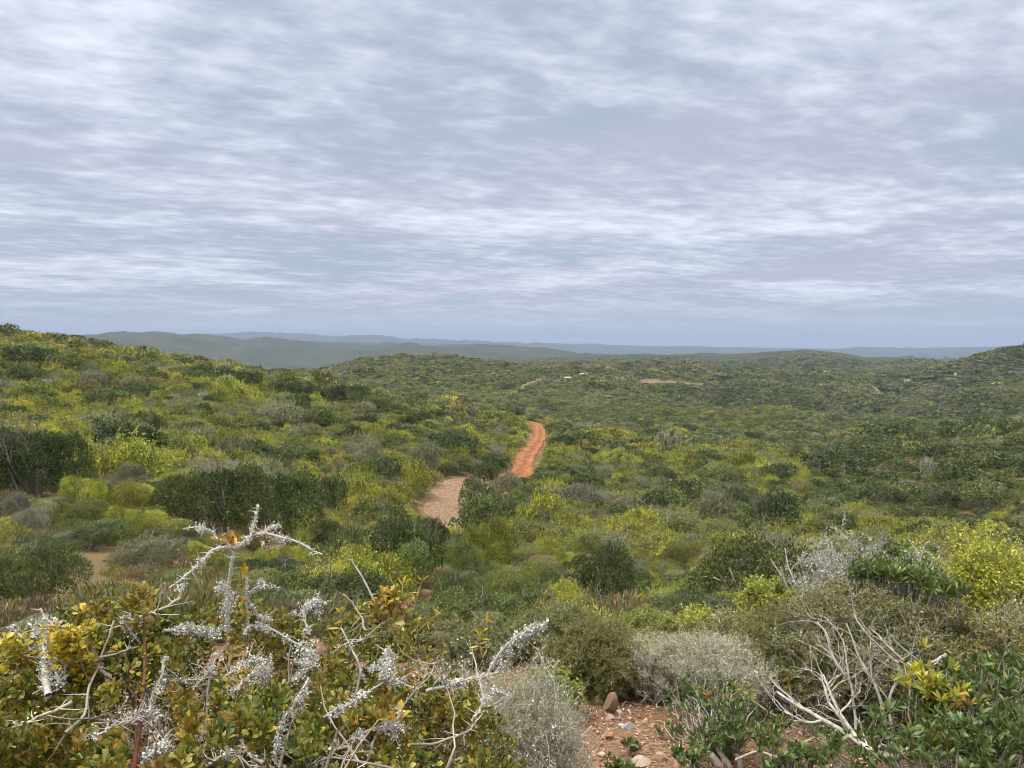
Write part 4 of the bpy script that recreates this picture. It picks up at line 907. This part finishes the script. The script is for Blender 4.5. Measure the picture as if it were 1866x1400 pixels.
twiggy('lichen_shrub', 'grey lichened twigs at the right edge below the bright shrub', 1850, 5.0, 110, 1085, (.34,.33,.31), (.12,.12,.05), .015, 22, (8, 7, 4), .009, 1, 900, seed=24, lcol=(.40,.40,.39))
twiggy('feathery_shrub', 'low olive shrub with pale tips just behind the feathery shrub', 1010, 5.4, 260, 1095, (.34,.31,.23), (.20,.21,.065), .015, 60, (9, 8, 6), .008, 4, 300, seed=25, wid=.4)
twiggy('feathery_shrub', 'grey-olive shrub behind the wispy shrub and the bright leafy one', 880, 5.2, 290, 1118, (.37,.34,.27), (.21,.22,.08), .015, 60, (9, 8, 6), .008, 4, 500, seed=26, wid=.35)
twiggy('feathery_shrub', 'dense yellow-olive shrub between the feathery shrub and airy shrub', 1180, 5.2, 190, 1105, (.31,.29,.19), (.25,.27,.055), .017, 60, (9, 8, 6), .009, 4, 0, seed=27, wid=.45)
twiggy('feathery_shrub', 'olive-green shrub behind the thorn shrub, right of its red-brown shoot', 700, 5.6, 340, 1108, (.30,.28,.2), (.18,.20,.045), .017, 60, (9, 8, 6), .008, 4, 0, seed=28, wid=.45)
twiggy('feathery_shrub', 'straw-tipped shrub filling the gap behind the pale twigs', 1340, 5.2, 190, 1110, (.42,.39,.29), (.24,.25,.08), .017, 60, (9, 8, 6), .008, 3, 900, seed=29, wid=.4, lcol=(.46,.44,.36))

# ---- leathery dark green shrubs ------------------------------------------------
def leathery(name, label, spots, L, W, base, r_foot, px_foot, seed, k=8, extra=(), dens=1.0, stem=.006):
    """spots: (px, py, distance, half width px, half height px, count)"""
    g = np.random.default_rng(seed); f = foot(px_foot, r_foot); e = empty(name, f)
    tag(e, label, 'shrub')
    a = Acc(); b = Acc(); P = []
    for (x_, y_, r_, hw, hh, m) in spots:
        m = int(m*dens); u = unit(g.normal(size=(m, 3))) * (g.random((m, 1))**.5); s = r_/FPX
        m = int(m*1.7) if name == 'leathery_shrub' else m; P.append(np.array(at(x_, y_, r_)) + u * np.array([hw*s, hw*s*.7, hh*s*.9]))
    P = np.concatenate(P); gz = H(P[:, 0], P[:, 1]) + .03; P[:, 2] = np.maximum(P[:, 2], gz)
    def cf(Q):
        n = len(Q); c = jit(base, n, .28, .06, g); m = g.random(n); c[m < .2] = jit(np.array(base)*1.9, int((m < .2).sum()), .25, .08, g); c[m > .994] = jit((.38,.19,.05), int((m > .994).sum()), .2, .05, g); return np.clip(c, .004, .8)
    rosettes(a, P, unit(np.array([0, -.15, .9]) + g.normal(0, .38, (len(P), 3))), k, L, W, cf, .85, g, 'lance')
    for (x_, y_, r_, s_, m, cc) in extra:
        Q = np.array(at(x_, y_, r_)) + g.normal(0, s_, (m, 3)); rosettes(a, Q, unit(np.array([0, -.1, .9]) + g.normal(0, .3, (m, 3))), k, L, W, lambda Z: np.clip(jit(cc, len(Z), .2, .08, g), .01, .8), .8, g, 'lance')
    child(a, 'leaves', M_leaf_near, e)
    i = g.choice(len(P), min(len(P), 140), replace=False); T = P[i]; B = np.array(f) + (T - np.array(f)) * np.array([.35, .35, 0]) ; B[:, 2] = H(B[:, 0], B[:, 1]) - .02
    t = np.linspace(0, 1, 7)[None, :, None]; PP = B[:, None]*(1-t) + T[:, None]*t; PP[..., 2] = B[:, None, 2]*(1-t[..., 0]**.8) + T[:, None, 2]*t[..., 0]**.8; PP[:, 1:-1] += g.normal(0, .012, PP[:, 1:-1].shape)
    tubes(b, PP, np.outer(g.uniform(.4, 1, len(PP))*stem, np.linspace(1, .5, 7)), jit((.33,.30,.26), len(PP), .2, .03, g), 5); child(b, 'stems', M_bark, e)
    return e
DG = (.085,.125,.032)
leathery('leathery_shrub', 'dark glossy leathery shrub filling the bottom right corner', [(1560,1375,2.9,110,40,60),(1680,1345,2.9,110,55,90),(1790,1370,2.8,120,60,110),(1840,1250,3.2,90,70,110),(1750,1235,3.3,90,40,60),(1700,1290,3.1,60,40,40),(1850,1330,2.9,80,60,70)], .035, .0112, DG, 3.0, 1740, 31, 9,
 [(1700,1258,3.1,.05,40,(.26,.27,.035)),(1712,1262,3.08,.035,20,(.38,.34,.04)),(1688,1238,3.1,.02,9,(.44,.40,.04)),(1752,1285,3.06,.012,3,(.40,.26,.05)),(1788,1276,3.0,.004,1,(.38,.20,.05)),(1725,1345,2.9,.03,10,(.24,.22,.04))])
leathery('leathery_shrub', 'dark green leathery sprigs right of the red soil patch', [(1335,1300,3.7,70,40,60),(1300,1345,3.6,60,35,50),(1260,1275,4.0,60,30,40),(1345,1340,3.55,40,35,30),(1225,1330,3.8,30,20,14),(1310,1250,4.1,80,25,36)], .034, .0105, DG, 3.75, 1310, 32, 8, [(1350,1270,3.9,.03,6,(.22,.22,.03)),(1297,1268,4.0,.02,3,(.35,.2,.04))])
leathery('leathery_shrub', 'green and rusty leathery shrub beneath the olive flank', [(1420,1215,4.5,60,45,60),(1470,1240,4.4,50,40,36),(1540,1260,4.2,40,35,26),(1380,1235,4.4,40,30,26)], .034, .0105, (.105,.140,.030), 4.45, 1430, 33, 8, [(1485,1215,4.4,.05,10,(.36,.17,.05)),(1440,1250,4.3,.03,6,(.30,.22,.04))])
leathery('long_leaved_shrub', 'deep green long-leaved shrub on top of the big olive one', [(1600,1034,4.75,50,16,70),(1660,1046,4.7,55,18,90),(1718,1072,4.6,40,18,60),(1575,1048,4.75,34,12,30)], .055, .011, (.105,.145,.036), 4.8, 1640, 34, 8)
leathery('leafy_sprig', 'small dark green sprig growing out of the bare red soil', [(1150,1362,3.55,14,22,7)], .045, .014, DG, 3.55, 1150, 35, 8, stem=.003)
leathery('leafy_sprig', 'dark green sprig cut by the bottom edge of the soil patch', [(1125,1398,3.35,22,16,7),(1150,1402,3.3,16,12,4)], .045, .014, DG, 3.35, 1130, 36, 8, stem=.003)
leathery('leafy_sprig', 'dark green sprigs beside the pale broken stump', [(1262,1390,3.35,24,26,12),(1235,1372,3.5,16,16,6)], .042, .013, DG, 3.4, 1258, 37, 8, stem=.003)
leathery('leathery_shrub', 'low leathery shrub spreading over the right end of the red soil', [(1400,1345,3.5,36,22,26),(1425,1318,3.6,30,18,18)], .032, .010, (.09,.13,.03), 3.55, 1408, 39, 8, stem=.003)
leathery('leathery_shrub', 'dark leathery shrub along the bottom edge under the dead branches', [(1420,1392,3.1,50,22,26),(1480,1378,3.1,50,24,30)], .036, .011, DG, 3.15, 1450, 38, 8)

# ---- dead branches on the ground -----------------------------------------------
def dead(label, lines, col, side=6, name='dead_branch', seed=1, sub=.22):
    g = np.random.default_rng(seed); p0 = lines[0][0][0]; e = empty(name, foot(p0[0], p0[2])); tag(e, label, 'branch'); a = Acc()
    for pts_, rd_ in lines:
        L_ = pxline(pts_, 16); L_ += np.cumsum(g.normal(0, .004, L_.shape), 0) * .6; tubes(a, L_[None], (rd_*np.linspace(1, .45, 16))[None], np.array(col), 8)
        s, d = sprout(L_[None], side, .8, .15, g); Q = grow(s, d + np.array([0, 0, .2]), sub*g.uniform(.5, 1.3, len(s)), 7, .2, .02, g); tubes(a, Q, np.outer(rd_*.35*np.ones(len(s)), np.linspace(1, .3, 7)), jit(col, len(s), .15, .02, g), 5)
        s, d = sprout(Q, 4, .9, .15, g); Q = grow(s, d, sub*.4*g.uniform(.5, 1.3, len(s)), 5, .2, .02, g); tubes(a, Q, np.outer(rd_*.14*np.ones(len(s)), np.linspace(1, .3, 5)), jit(col, len(s), .2, .02, g), 4)
    child(a, 'limb', M_bark, e); return e
dead('fallen bleached forked branch lying right of the leathery sprigs', [([(1640,1388,3.5),(1580,1362,3.6),(1540,1335,3.7),(1500,1312,3.8),(1460,1290,3.9),(1418,1262,4.0)], .014), ([(1545,1338,3.7),(1522,1300,3.7),(1500,1270,3.75),(1492,1240,3.8)], .009), ([(1500,1312,3.8),(1470,1318,3.8),(1430,1300,3.85)], .008)], (.46,.43,.38), 6, seed=41)
dead('leaning bleached branch rising from the fallen forked branch', [([(1560,1345,3.65),(1530,1300,3.75),(1512,1262,3.85),(1500,1232,3.95)], .010), ([(1530,1300,3.75),(1558,1270,3.8),(1570,1245,3.85)], .006)], (.44,.41,.36), 5, seed=42)
dead('thin curved grey branch lying low over the leaf litter', [([(1340,1385,3.4),(1380,1368,3.45),(1420,1380,3.4),(1460,1352,3.45),(1500,1330,3.5)], .006)], (.36,.32,.26), 4, seed=43, sub=.1)
dead('dark thin dead branch crossing above the leaf litter', [([(1350,1262,4.1),(1400,1300,4.0),(1450,1330,3.8),(1510,1365,3.6)], .007)], (.22,.18,.15), 7, seed=44, sub=.16)
dead('thick grey stems standing at the foot of the big olive shrub', [([(1612,1320,3.75),(1600,1260,3.8),(1570,1200,3.85),(1540,1130,3.95)], .008), ([(1625,1320,3.72),(1622,1270,3.75),(1650,1220,3.8),(1600,1170,3.88),(1560,1120,3.95)], .007), ([(1705,1245,3.75),(1660,1210,3.8),(1630,1180,3.85),(1590,1140,3.95)], .007), ([(1540,1230,3.85),(1512,1190,3.9),(1505,1160,3.95),(1485,1130,4.0)], .008), ([(1560,1330,3.75),(1555,1270,3.8),(1545,1220,3.85),(1535,1165,3.95)], .007), ([(1725,1195,3.85),(1690,1210,3.8),(1660,1240,3.75)], .008)], (.36,.345,.30), 6, 'grey_stems', 45, .22)
dead('tangle of dead sticks heaped under the dark leathery shrub', [([(1560+i*22, 1385-(i%3)*14, 3.2), (1600+i*20, 1372-(i%2)*12, 3.25), (1650+i*18, 1378+(i%3)*6, 3.2)], .006) for i in range(7)], (.36,.33,.29), 5, 'stick_heap', 46, .12)
dead('short lichen-white stick poking out of the wispy grey shrub', [([(892,1222,2.55),(915,1190,2.55),(940,1168,2.55),(965,1152,2.55),(988,1138,2.55)], .006)], (.50,.50,.46), 3, 'lichened_stick', 47, .03)
st = bpy.data.objects['lichened_stick']; al = Acc(); q = pxline([(900,1212,2.55),(940,1168,2.55),(965,1152,2.55),(988,1138,2.55)], 30); flakes(al, np.repeat(q, 5, 0) + gf.normal(0, .007, (150, 3)), .010, 5, .006, col=(.54,.54,.50)); child(al, 'lichen', M_lichen, st)
# yellow-leaved sprig rising behind the rusty leaf tufts
e = empty('leafy_shoot', foot(748, 2.1)); tag(e, 'slender shoot with sparse narrow yellow leaves behind the rusty leaves', 'shoot'); a = Acc(); b = Acc()
q = np.array([pxline([(745,1240,2.0),(744,1180,2.0),(750,1130,2.0),(762,1085,2.0),(772,1048,2.0)], 14), pxline([(745,1200,2.0),(738,1150,2.0),(732,1100,2.0),(735,1055,2.02)], 14), pxline([(746,1180,2.0),(765,1150,1.98),(785,1130,1.97),(805,1118,1.96)], 14), pxline([(880,1200,2.2),(872,1170,2.2),(880,1150,2.2),(890,1130,2.2)], 14), pxline([(610,1200,1.9),(615,1160,1.9),(625,1130,1.9),(622,1110,1.9)], 14)])
tubes(a, q, np.outer(np.full(5, .0026), np.linspace(1, .4, 14)), (.30,.22,.14), 5); child(a, 'stems', M_bark, e)
qq = along(q, 95); leaves(b, qq, unit(rdir(95, gf) + np.array([0, 0, .7])), rdir(95, gf), .032*gf.uniform(.5, 1.2, 95), .006, jit((.50,.38,.035), 95, .25, .06, gf), 'lance'); child(b, 'leaves', M_leaf_near, e)

# ---- stones and litter ----------------------------------------------------------
def stone(label, px_, r_, w_, h_, col, seed, name='rock', tilt=0):
    import bmesh
    g = np.random.default_rng(seed); bm = bmesh.new(); bmesh.ops.create_icosphere(bm, subdivisions=4, radius=1)
    pl = unit(g.normal(size=(11, 3))); off = g.uniform(.38, .8, 11)
    for v in bm.verts:
        c = np.array(v.co)
        for p_, o_ in zip(pl, off):
            dd = c @ p_
            if dd > o_: c = c - p_*(dd-o_)*.92
        c *= 1 + .06*(fbm(c[0:1]*4+3, c[1:2]*4+c[2:3]*4, 3, seed)[0]-.5)
        v.co = (c[0]*w_/2*1.15, c[1]*w_/2*.9, c[2]*h_/2*1.25 + h_*.38)
    me = bpy.data.meshes.new(name); bm.to_mesh(me); bm.free(); n = len(me.vertices); at2 = me.attributes.new('Col', 'FLOAT_COLOR', 'POINT'); cc = np.ones((n, 4), np.float32); cc[:, :3] = col; at2.data.foreach_set('color', cc.ravel()); me.materials.append(M_lichen)
    o = link(name, me, None, foot(px_, r_)); o.rotation_euler = (0, tilt, g.uniform(0, 6)); tag(o, label, 'rock'); return o
def rd_at(px_, py_): h_ = hit(px_, py_, 1.5); return math.hypot(h_.x, h_.y)
stone('upright reddish rock standing under the feathery olive shrub', 1110, rd_at(1110, 1300), .075, .125, (.27,.17,.13), 51, tilt=.15)
stone('small pinkish stone in front of the upright rock', 1112, rd_at(1112, 1312), .055, .035, (.32,.22,.18), 52)
stone('small pale stone right of the upright rock', 1131, rd_at(1131, 1308), .04, .045, (.38,.33,.28), 53)
stone('tan stone beside the bright green leafy shrub', 1037, rd_at(1037, 1278), .05, .07, (.40,.30,.21), 54)
stone('grey-white stone on the bare red soil', 1145, rd_at(1145, 1328), .07, .035, (.30,.28,.26), 55)
stone('tiny white stone left of the grey-white one', 1133, rd_at(1133, 1326), .03, .025, (.42,.39,.35), 56)
stone('flat pale stone at the bottom edge of the soil', 1170, rd_at(1170, 1396), .10, .04, (.38,.30,.24), 57)
stone('small red stone in the middle of the bare soil', 1112, rd_at(1112, 1348), .05, .03, (.32,.14,.10), 58)
stone('pale cream stone among the sprigs at the bottom', 1240, rd_at(1240, 1378), .08, .06, (.40,.36,.30), 59)
stone('tan stone beyond the flat pale stone', 1205, rd_at(1205, 1385), .07, .045, (.36,.26,.19), 60)
# broken pale stump
e = empty('broken_stump', foot(1300, rd_at(1300, 1392))); tag(e, 'bleached broken stump splitting at the bottom edge', 'stump'); a = Acc(); rs = rd_at(1300, 1392)
for (x0, y0, x1, y1, q_) in [(1320,1412,1285,1366,.022),(1335,1412,1305,1362,.017),(1350,1408,1340,1372,.014),(1305,1415,1270,1385,.012)]:
    L_ = pxline([(x0, y0, rs), ((x0+x1)/2+3, (y0+y1)/2, rs-.01), (x1, y1, rs-.02)], 10); L_ += gf.normal(0, .002, L_.shape); tubes(a, L_[None], (q_*np.array([1,1.05,.95,1,.9,.95,.8,.7,.5,.2]))[None], (.50,.46,.40), 9)
child(a, 'wood', M_bark, e)
# gravel, chips and dry litter on the soil near the camera
a = Acc(); g = np.random.default_rng(88); n = 26000; x = g.uniform(-.6, 2.4, n); y = g.uniform(2.4, 6.2, n); z = H(x, y)
k = fbm(x*2.2, y*2.2, 3, 90) > g.uniform(.30, .62, n); x, y, z = x[k], y[k], z[k]; n = len(x); s = .006*np.exp(g.normal(0, .5, n))
pal = np.array([(.42,.26,.18),(.30,.15,.10),(.52,.40,.31),(.20,.10,.07),(.48,.33,.24),(.14,.10,.07)]); c = pal[g.integers(0, 6, n)] * np.exp(g.normal(0, .2, (n, 1)))
oc = np.array([(1,0,0),(-1,0,0),(0,1,0),(0,-1,0),(0,0,1),(0,0,-1)], float); V = np.stack([x, y, z + s*.3], 1)[:, None] + (oc[None] * g.uniform(.5, 1.3, (n, 6, 1)) * s[:, None, None] * np.array([1, 1, .6]))
tri = np.array([(0,2,4),(2,1,4),(1,3,4),(3,0,4),(2,0,5),(1,2,5),(3,1,5),(0,3,5)]); F = (np.arange(n)[:, None, None]*6 + tri[None]).reshape(-1, 3); a.add(V.reshape(-1, 3), F, np.repeat(np.clip(c, 0, .8), 6, 0))
tag(link('gravel', a.mesh('gravel', M_lichen)), 'loose reddish gravel and chips on the bare soil', 'gravel', kind='stuff')
a = Acc(); n = 24000; x = g.uniform(-.6, 2.6, n); y = g.uniform(2.5, 6.5, n); P = np.stack([x, y, H(x, y) + .004], 1); D = rdir(n, g); D[:, 2] *= .15; L = g.uniform(.015, .06, n); tw = g.random(n) < .55
leaves(a, P, D, np.array([0, 0, 1.]) + rdir(n, g)*.3, L, np.where(tw, .0025, .010), np.clip(jit((.30,.20,.13), n, .35, .05, g), 0, .7)); tag(link('leaf_litter', a.mesh('leaf_litter', M_bark)), 'dry leaves and broken sticks strewn over the soil', 'litter', kind='stuff')

# ---- low tufts over the stony flat at the left and between the near shrubs -------
TU = []
for q_, (kd, bc) in enumerate([('olive', (.17,.165,.04)), ('grey', (.16,.15,.075)), ('yellow', (.22,.21,.035)), ('brown', (.19,.155,.08))]):
    g = np.random.default_rng(300+q_); b = Acc(); n = 1100; d = rdir(n, g); d[:, 2] = np.abs(d[:, 2]); rr_ = g.uniform(.2, 1, n)[:, None]**.6
    P = d*rr_*np.array([1, 1, .65]) * (.7 + .6*fbm(d[:, 0]*3, d[:, 1]*3, 2, q_))[:, None]; leaves(b, P, unit(d + rdir(n, g)*.7 + np.array([0, 0, .5])), unit(d + rdir(n, g)), g.uniform(.07, .22, n), g.uniform(.02, .06, n), np.clip(jit(bc, n, .3, .08, g), .01, .8))
    TU.append((kd, b.mesh('tuft_foliage', M_leaf)))
g = np.random.default_rng(400)
def tuft_field(n, r0, r1, a0, a1, s0):
    r = np.sqrt(g.uniform(r0**2, r1**2, n)); az = g.uniform(R(a0), R(a1), n); x, y = r*np.sin(az), r*np.cos(az)
    k = fbm(x/1.3, y/1.3, 3, 401) > g.uniform(.34, .56, n); return x[k], y[k], r[k], s0*np.exp(g.normal(0, .35, k.sum()))
parts_ = [tuft_field(1500, 6, 32, -40, -8, .26), tuft_field(1300, 7, 32, -8, 38, .26), tuft_field(170, 4.6, 7, 12, 38, .12)]
x, y, r, s = [np.concatenate(q) for q in zip(*parts_)]
px_, py_, _ = proj(x, y, H(x, y)); k = np.ones(len(x), bool)
for c in clear:
    if c[2] < 40: k &= ~((np.abs(px_-c[0]) < c[3]*1.0) & (np.abs(py_-c[1]) < c[3]*.28 + 4))
x, y, r, s = x[k], y[k], r[k], s[k]; sel = g.integers(0, 4, len(x)); keep = {}
for u in range(4):
    c_ = np.nonzero(sel == u)[0]; i = c_[np.argmin(np.abs(r[c_] - 12) + 5*(np.abs(np.degrees(np.arctan2(x[c_], y[c_])) + 15) > 12))]
    e = empty('low_shrub', (x[i], y[i], float(H(x[i], y[i])))); e.scale = (s[i],)*3; keep[u] = link('foliage', TU[u][1], e); sel[i] = -1
    tag(e, ['low olive tuft on the stony flat behind the thorn shrub', 'low grey-green tuft on the stony flat behind the thorn shrub', 'low yellow-green tuft on the stony flat behind the thorn shrub', 'low brownish tuft on the stony flat behind the thorn shrub'][u], 'shrub')
rest_t = np.nonzero(sel >= 0)[0]
me = bpy.data.meshes.new('ground_cover'); me.vertices.add(len(rest_t)); me.vertices.foreach_set('co', np.stack([x, y, H(x, y)], 1)[rest_t].astype(np.float32).ravel())
for nm, tp, vv in (('size', 'FLOAT', s[rest_t]), ('turn', 'FLOAT', g.uniform(0, 6.28, len(rest_t))), ('shape', 'INT', sel[rest_t])):
    a_ = me.attributes.new(nm, tp, 'POINT'); a_.data.foreach_set('value', vv.astype(np.int32 if tp == 'INT' else np.float32))
me.update(); o = link('ground_cover', me); nt = bpy.data.node_groups.new('ground_cover', 'GeometryNodeTree'); nt.interface.new_socket('Geometry', in_out='INPUT', socket_type='NodeSocketGeometry'); nt.interface.new_socket('Geometry', in_out='OUTPUT', socket_type='NodeSocketGeometry')
N, Lk = nt.nodes, nt.links; gi = N.new('NodeGroupInput'); go = N.new('NodeGroupOutput'); jn = N.new('GeometryNodeJoinGeometry')
def attr_(nm, tp): n_ = N.new('GeometryNodeInputNamedAttribute'); n_.data_type = tp; n_.inputs[0].default_value = nm; return n_.outputs[0]
s_, t_, h_ = attr_('size', 'FLOAT'), attr_('turn', 'FLOAT'), attr_('shape', 'INT'); cx = N.new('ShaderNodeCombineXYZ'); Lk.new(t_, cx.inputs[2])
for u in range(4):
    oi = N.new('GeometryNodeObjectInfo'); oi.inputs[0].default_value = keep[u]; cp = N.new('FunctionNodeCompare'); cp.data_type = 'INT'; cp.operation = 'EQUAL'; Lk.new(h_, cp.inputs[2]); cp.inputs[3].default_value = u
    ip = N.new('GeometryNodeInstanceOnPoints'); Lk.new(gi.outputs[0], ip.inputs['Points']); Lk.new(cp.outputs[0], ip.inputs['Selection']); Lk.new(oi.outputs['Geometry'], ip.inputs['Instance']); Lk.new(cx.outputs[0], ip.inputs['Rotation']); Lk.new(s_, ip.inputs['Scale']); Lk.new(ip.outputs[0], jn.inputs[0])
Lk.new(jn.outputs[0], go.inputs[0]); md = o.modifiers.new('scatter', 'NODES'); md.node_group = nt
tag(o, 'low herbs and dry tufts covering the stony ground', 'ground cover', kind='stuff')

# ------------------------------------------------------------------ small far-off buildings
def flat_mat(name, c, rough=.8):
    m, nt, N, Lk = newmat(name); o_ = nd(N, 'ShaderNodeOutputMaterial'); p = nd(N, 'ShaderNodeBsdfPrincipled'); p.inputs['Roughness'].default_value = rough
    no = nd(N, 'ShaderNodeTexNoise'); no.inputs['Scale'].default_value = 2.5; mp = nd(N, 'ShaderNodeMix', data_type='RGBA'); mp.inputs[6].default_value = (*[v*.8 for v in c], 1); mp.inputs[7].default_value = (*c, 1)
    Lk.new(no.outputs[0], mp.inputs[0]); Lk.new(mp.outputs[2], p.inputs['Base Color']); Lk.new(p.outputs[0], o_.inputs[0]); return m
M_wall = flat_mat('pale_plaster', (.50,.46,.40)); M_roof = flat_mat('pale_sheet_roof', (.36,.345,.32), .6); M_tank = flat_mat('white_tank', (.42,.42,.41))
def hut(px_, py_, w_, d_, h_, label):
    p_ = hit(px_, py_, 400); e = empty('farm_building', p_); e.rotation_euler[2] = -math.atan2(p_.x, p_.y) + .25; tag(e, label, 'building')
    x, y = w_/2, d_/2; zb = -1.0
    V = [(-x,-y,zb),(x,-y,zb),(x,y,zb),(-x,y,zb),(-x,-y,h_),(x,-y,h_),(x,y,h_),(-x,y,h_),(-x,0,h_*1.35),(x,0,h_*1.35)]
    me = bpy.data.meshes.new('wall'); me.from_pydata(V, [], [(0,1,5,4),(1,2,6,9,5),(2,3,7,6),(3,0,4,8,7)]); me.materials.append(M_wall); link('wall', me, e)
    o_ = .5; t_ = .12; zr = h_*1.35; V = []
    for sx in (-x-o_, x+o_):
        for (yy, zz) in ((-y-o_, h_-.15), (0, zr+.02), (y+o_, h_-.15)): V += [(sx, yy, zz+.02), (sx, yy, zz+t_)]
    me = bpy.data.meshes.new('roof'); me.from_pydata(V, [], [(1,3,9,7),(3,5,11,9),(0,6,8,2),(2,8,10,4),(0,1,7,6),(4,10,11,5),(0,2,3,1),(2,4,5,3),(6,7,9,8),(8,9,11,10)]); me.materials.append(M_roof); link('roof', me, e)
    me = bpy.data.meshes.new('door'); me.from_pydata([(-.5,-y-.04,0),(.5,-y-.04,0),(.5,-y-.04,2.0),(-.5,-y-.04,2.0),(-.5,-y,0),(.5,-y,0),(.5,-y,2.0),(-.5,-y,2.0)], [], [(0,1,2,3),(3,2,6,7),(0,3,7,4),(1,5,6,2)]); me.materials.append(M_bark); link('door', me, e)
    return e
hut(1062, 687, 5.6, 4, 2.4, 'small white-roofed building on the far plateau, the higher of two')
hut(1034, 694, 4.4, 3.4, 2.2, 'small white-roofed building on the far plateau, the lower of two')
hut(1652, 697, 5, 3, 2.0, 'low pale building on the far ridge beside the footpath')
p_ = hit(1741, 686, 400); e = empty('water_tank', p_); tag(e, 'small white water tank standing on the far right hillside', 'water tank')
an = np.linspace(0, 2*np.pi, 17)[:-1]; V = np.concatenate([np.stack([np.cos(an)*1.4, np.sin(an)*1.4, an*0+z], 1) for z in (-.5, 3.6)] + [[(0, 0, 4.1)]]); i_ = np.arange(16)
tk = mesh_np('tank', V, [np.stack([i_, (i_+1)%16, (i_+1)%16+16, i_+16], 1), np.stack([i_+16, (i_+1)%16+16, i_*0+32], 1)], [M_tank], smooth=False); link('tank', tk, e)
V2 = V*np.array([1.06, 1.06, .035]) + np.array([0, 0, 3.5]); link('rim', mesh_np('rim', V2, [np.stack([i_, (i_+1)%16, (i_+1)%16+16, i_+16], 1)], [M_wall]), e)
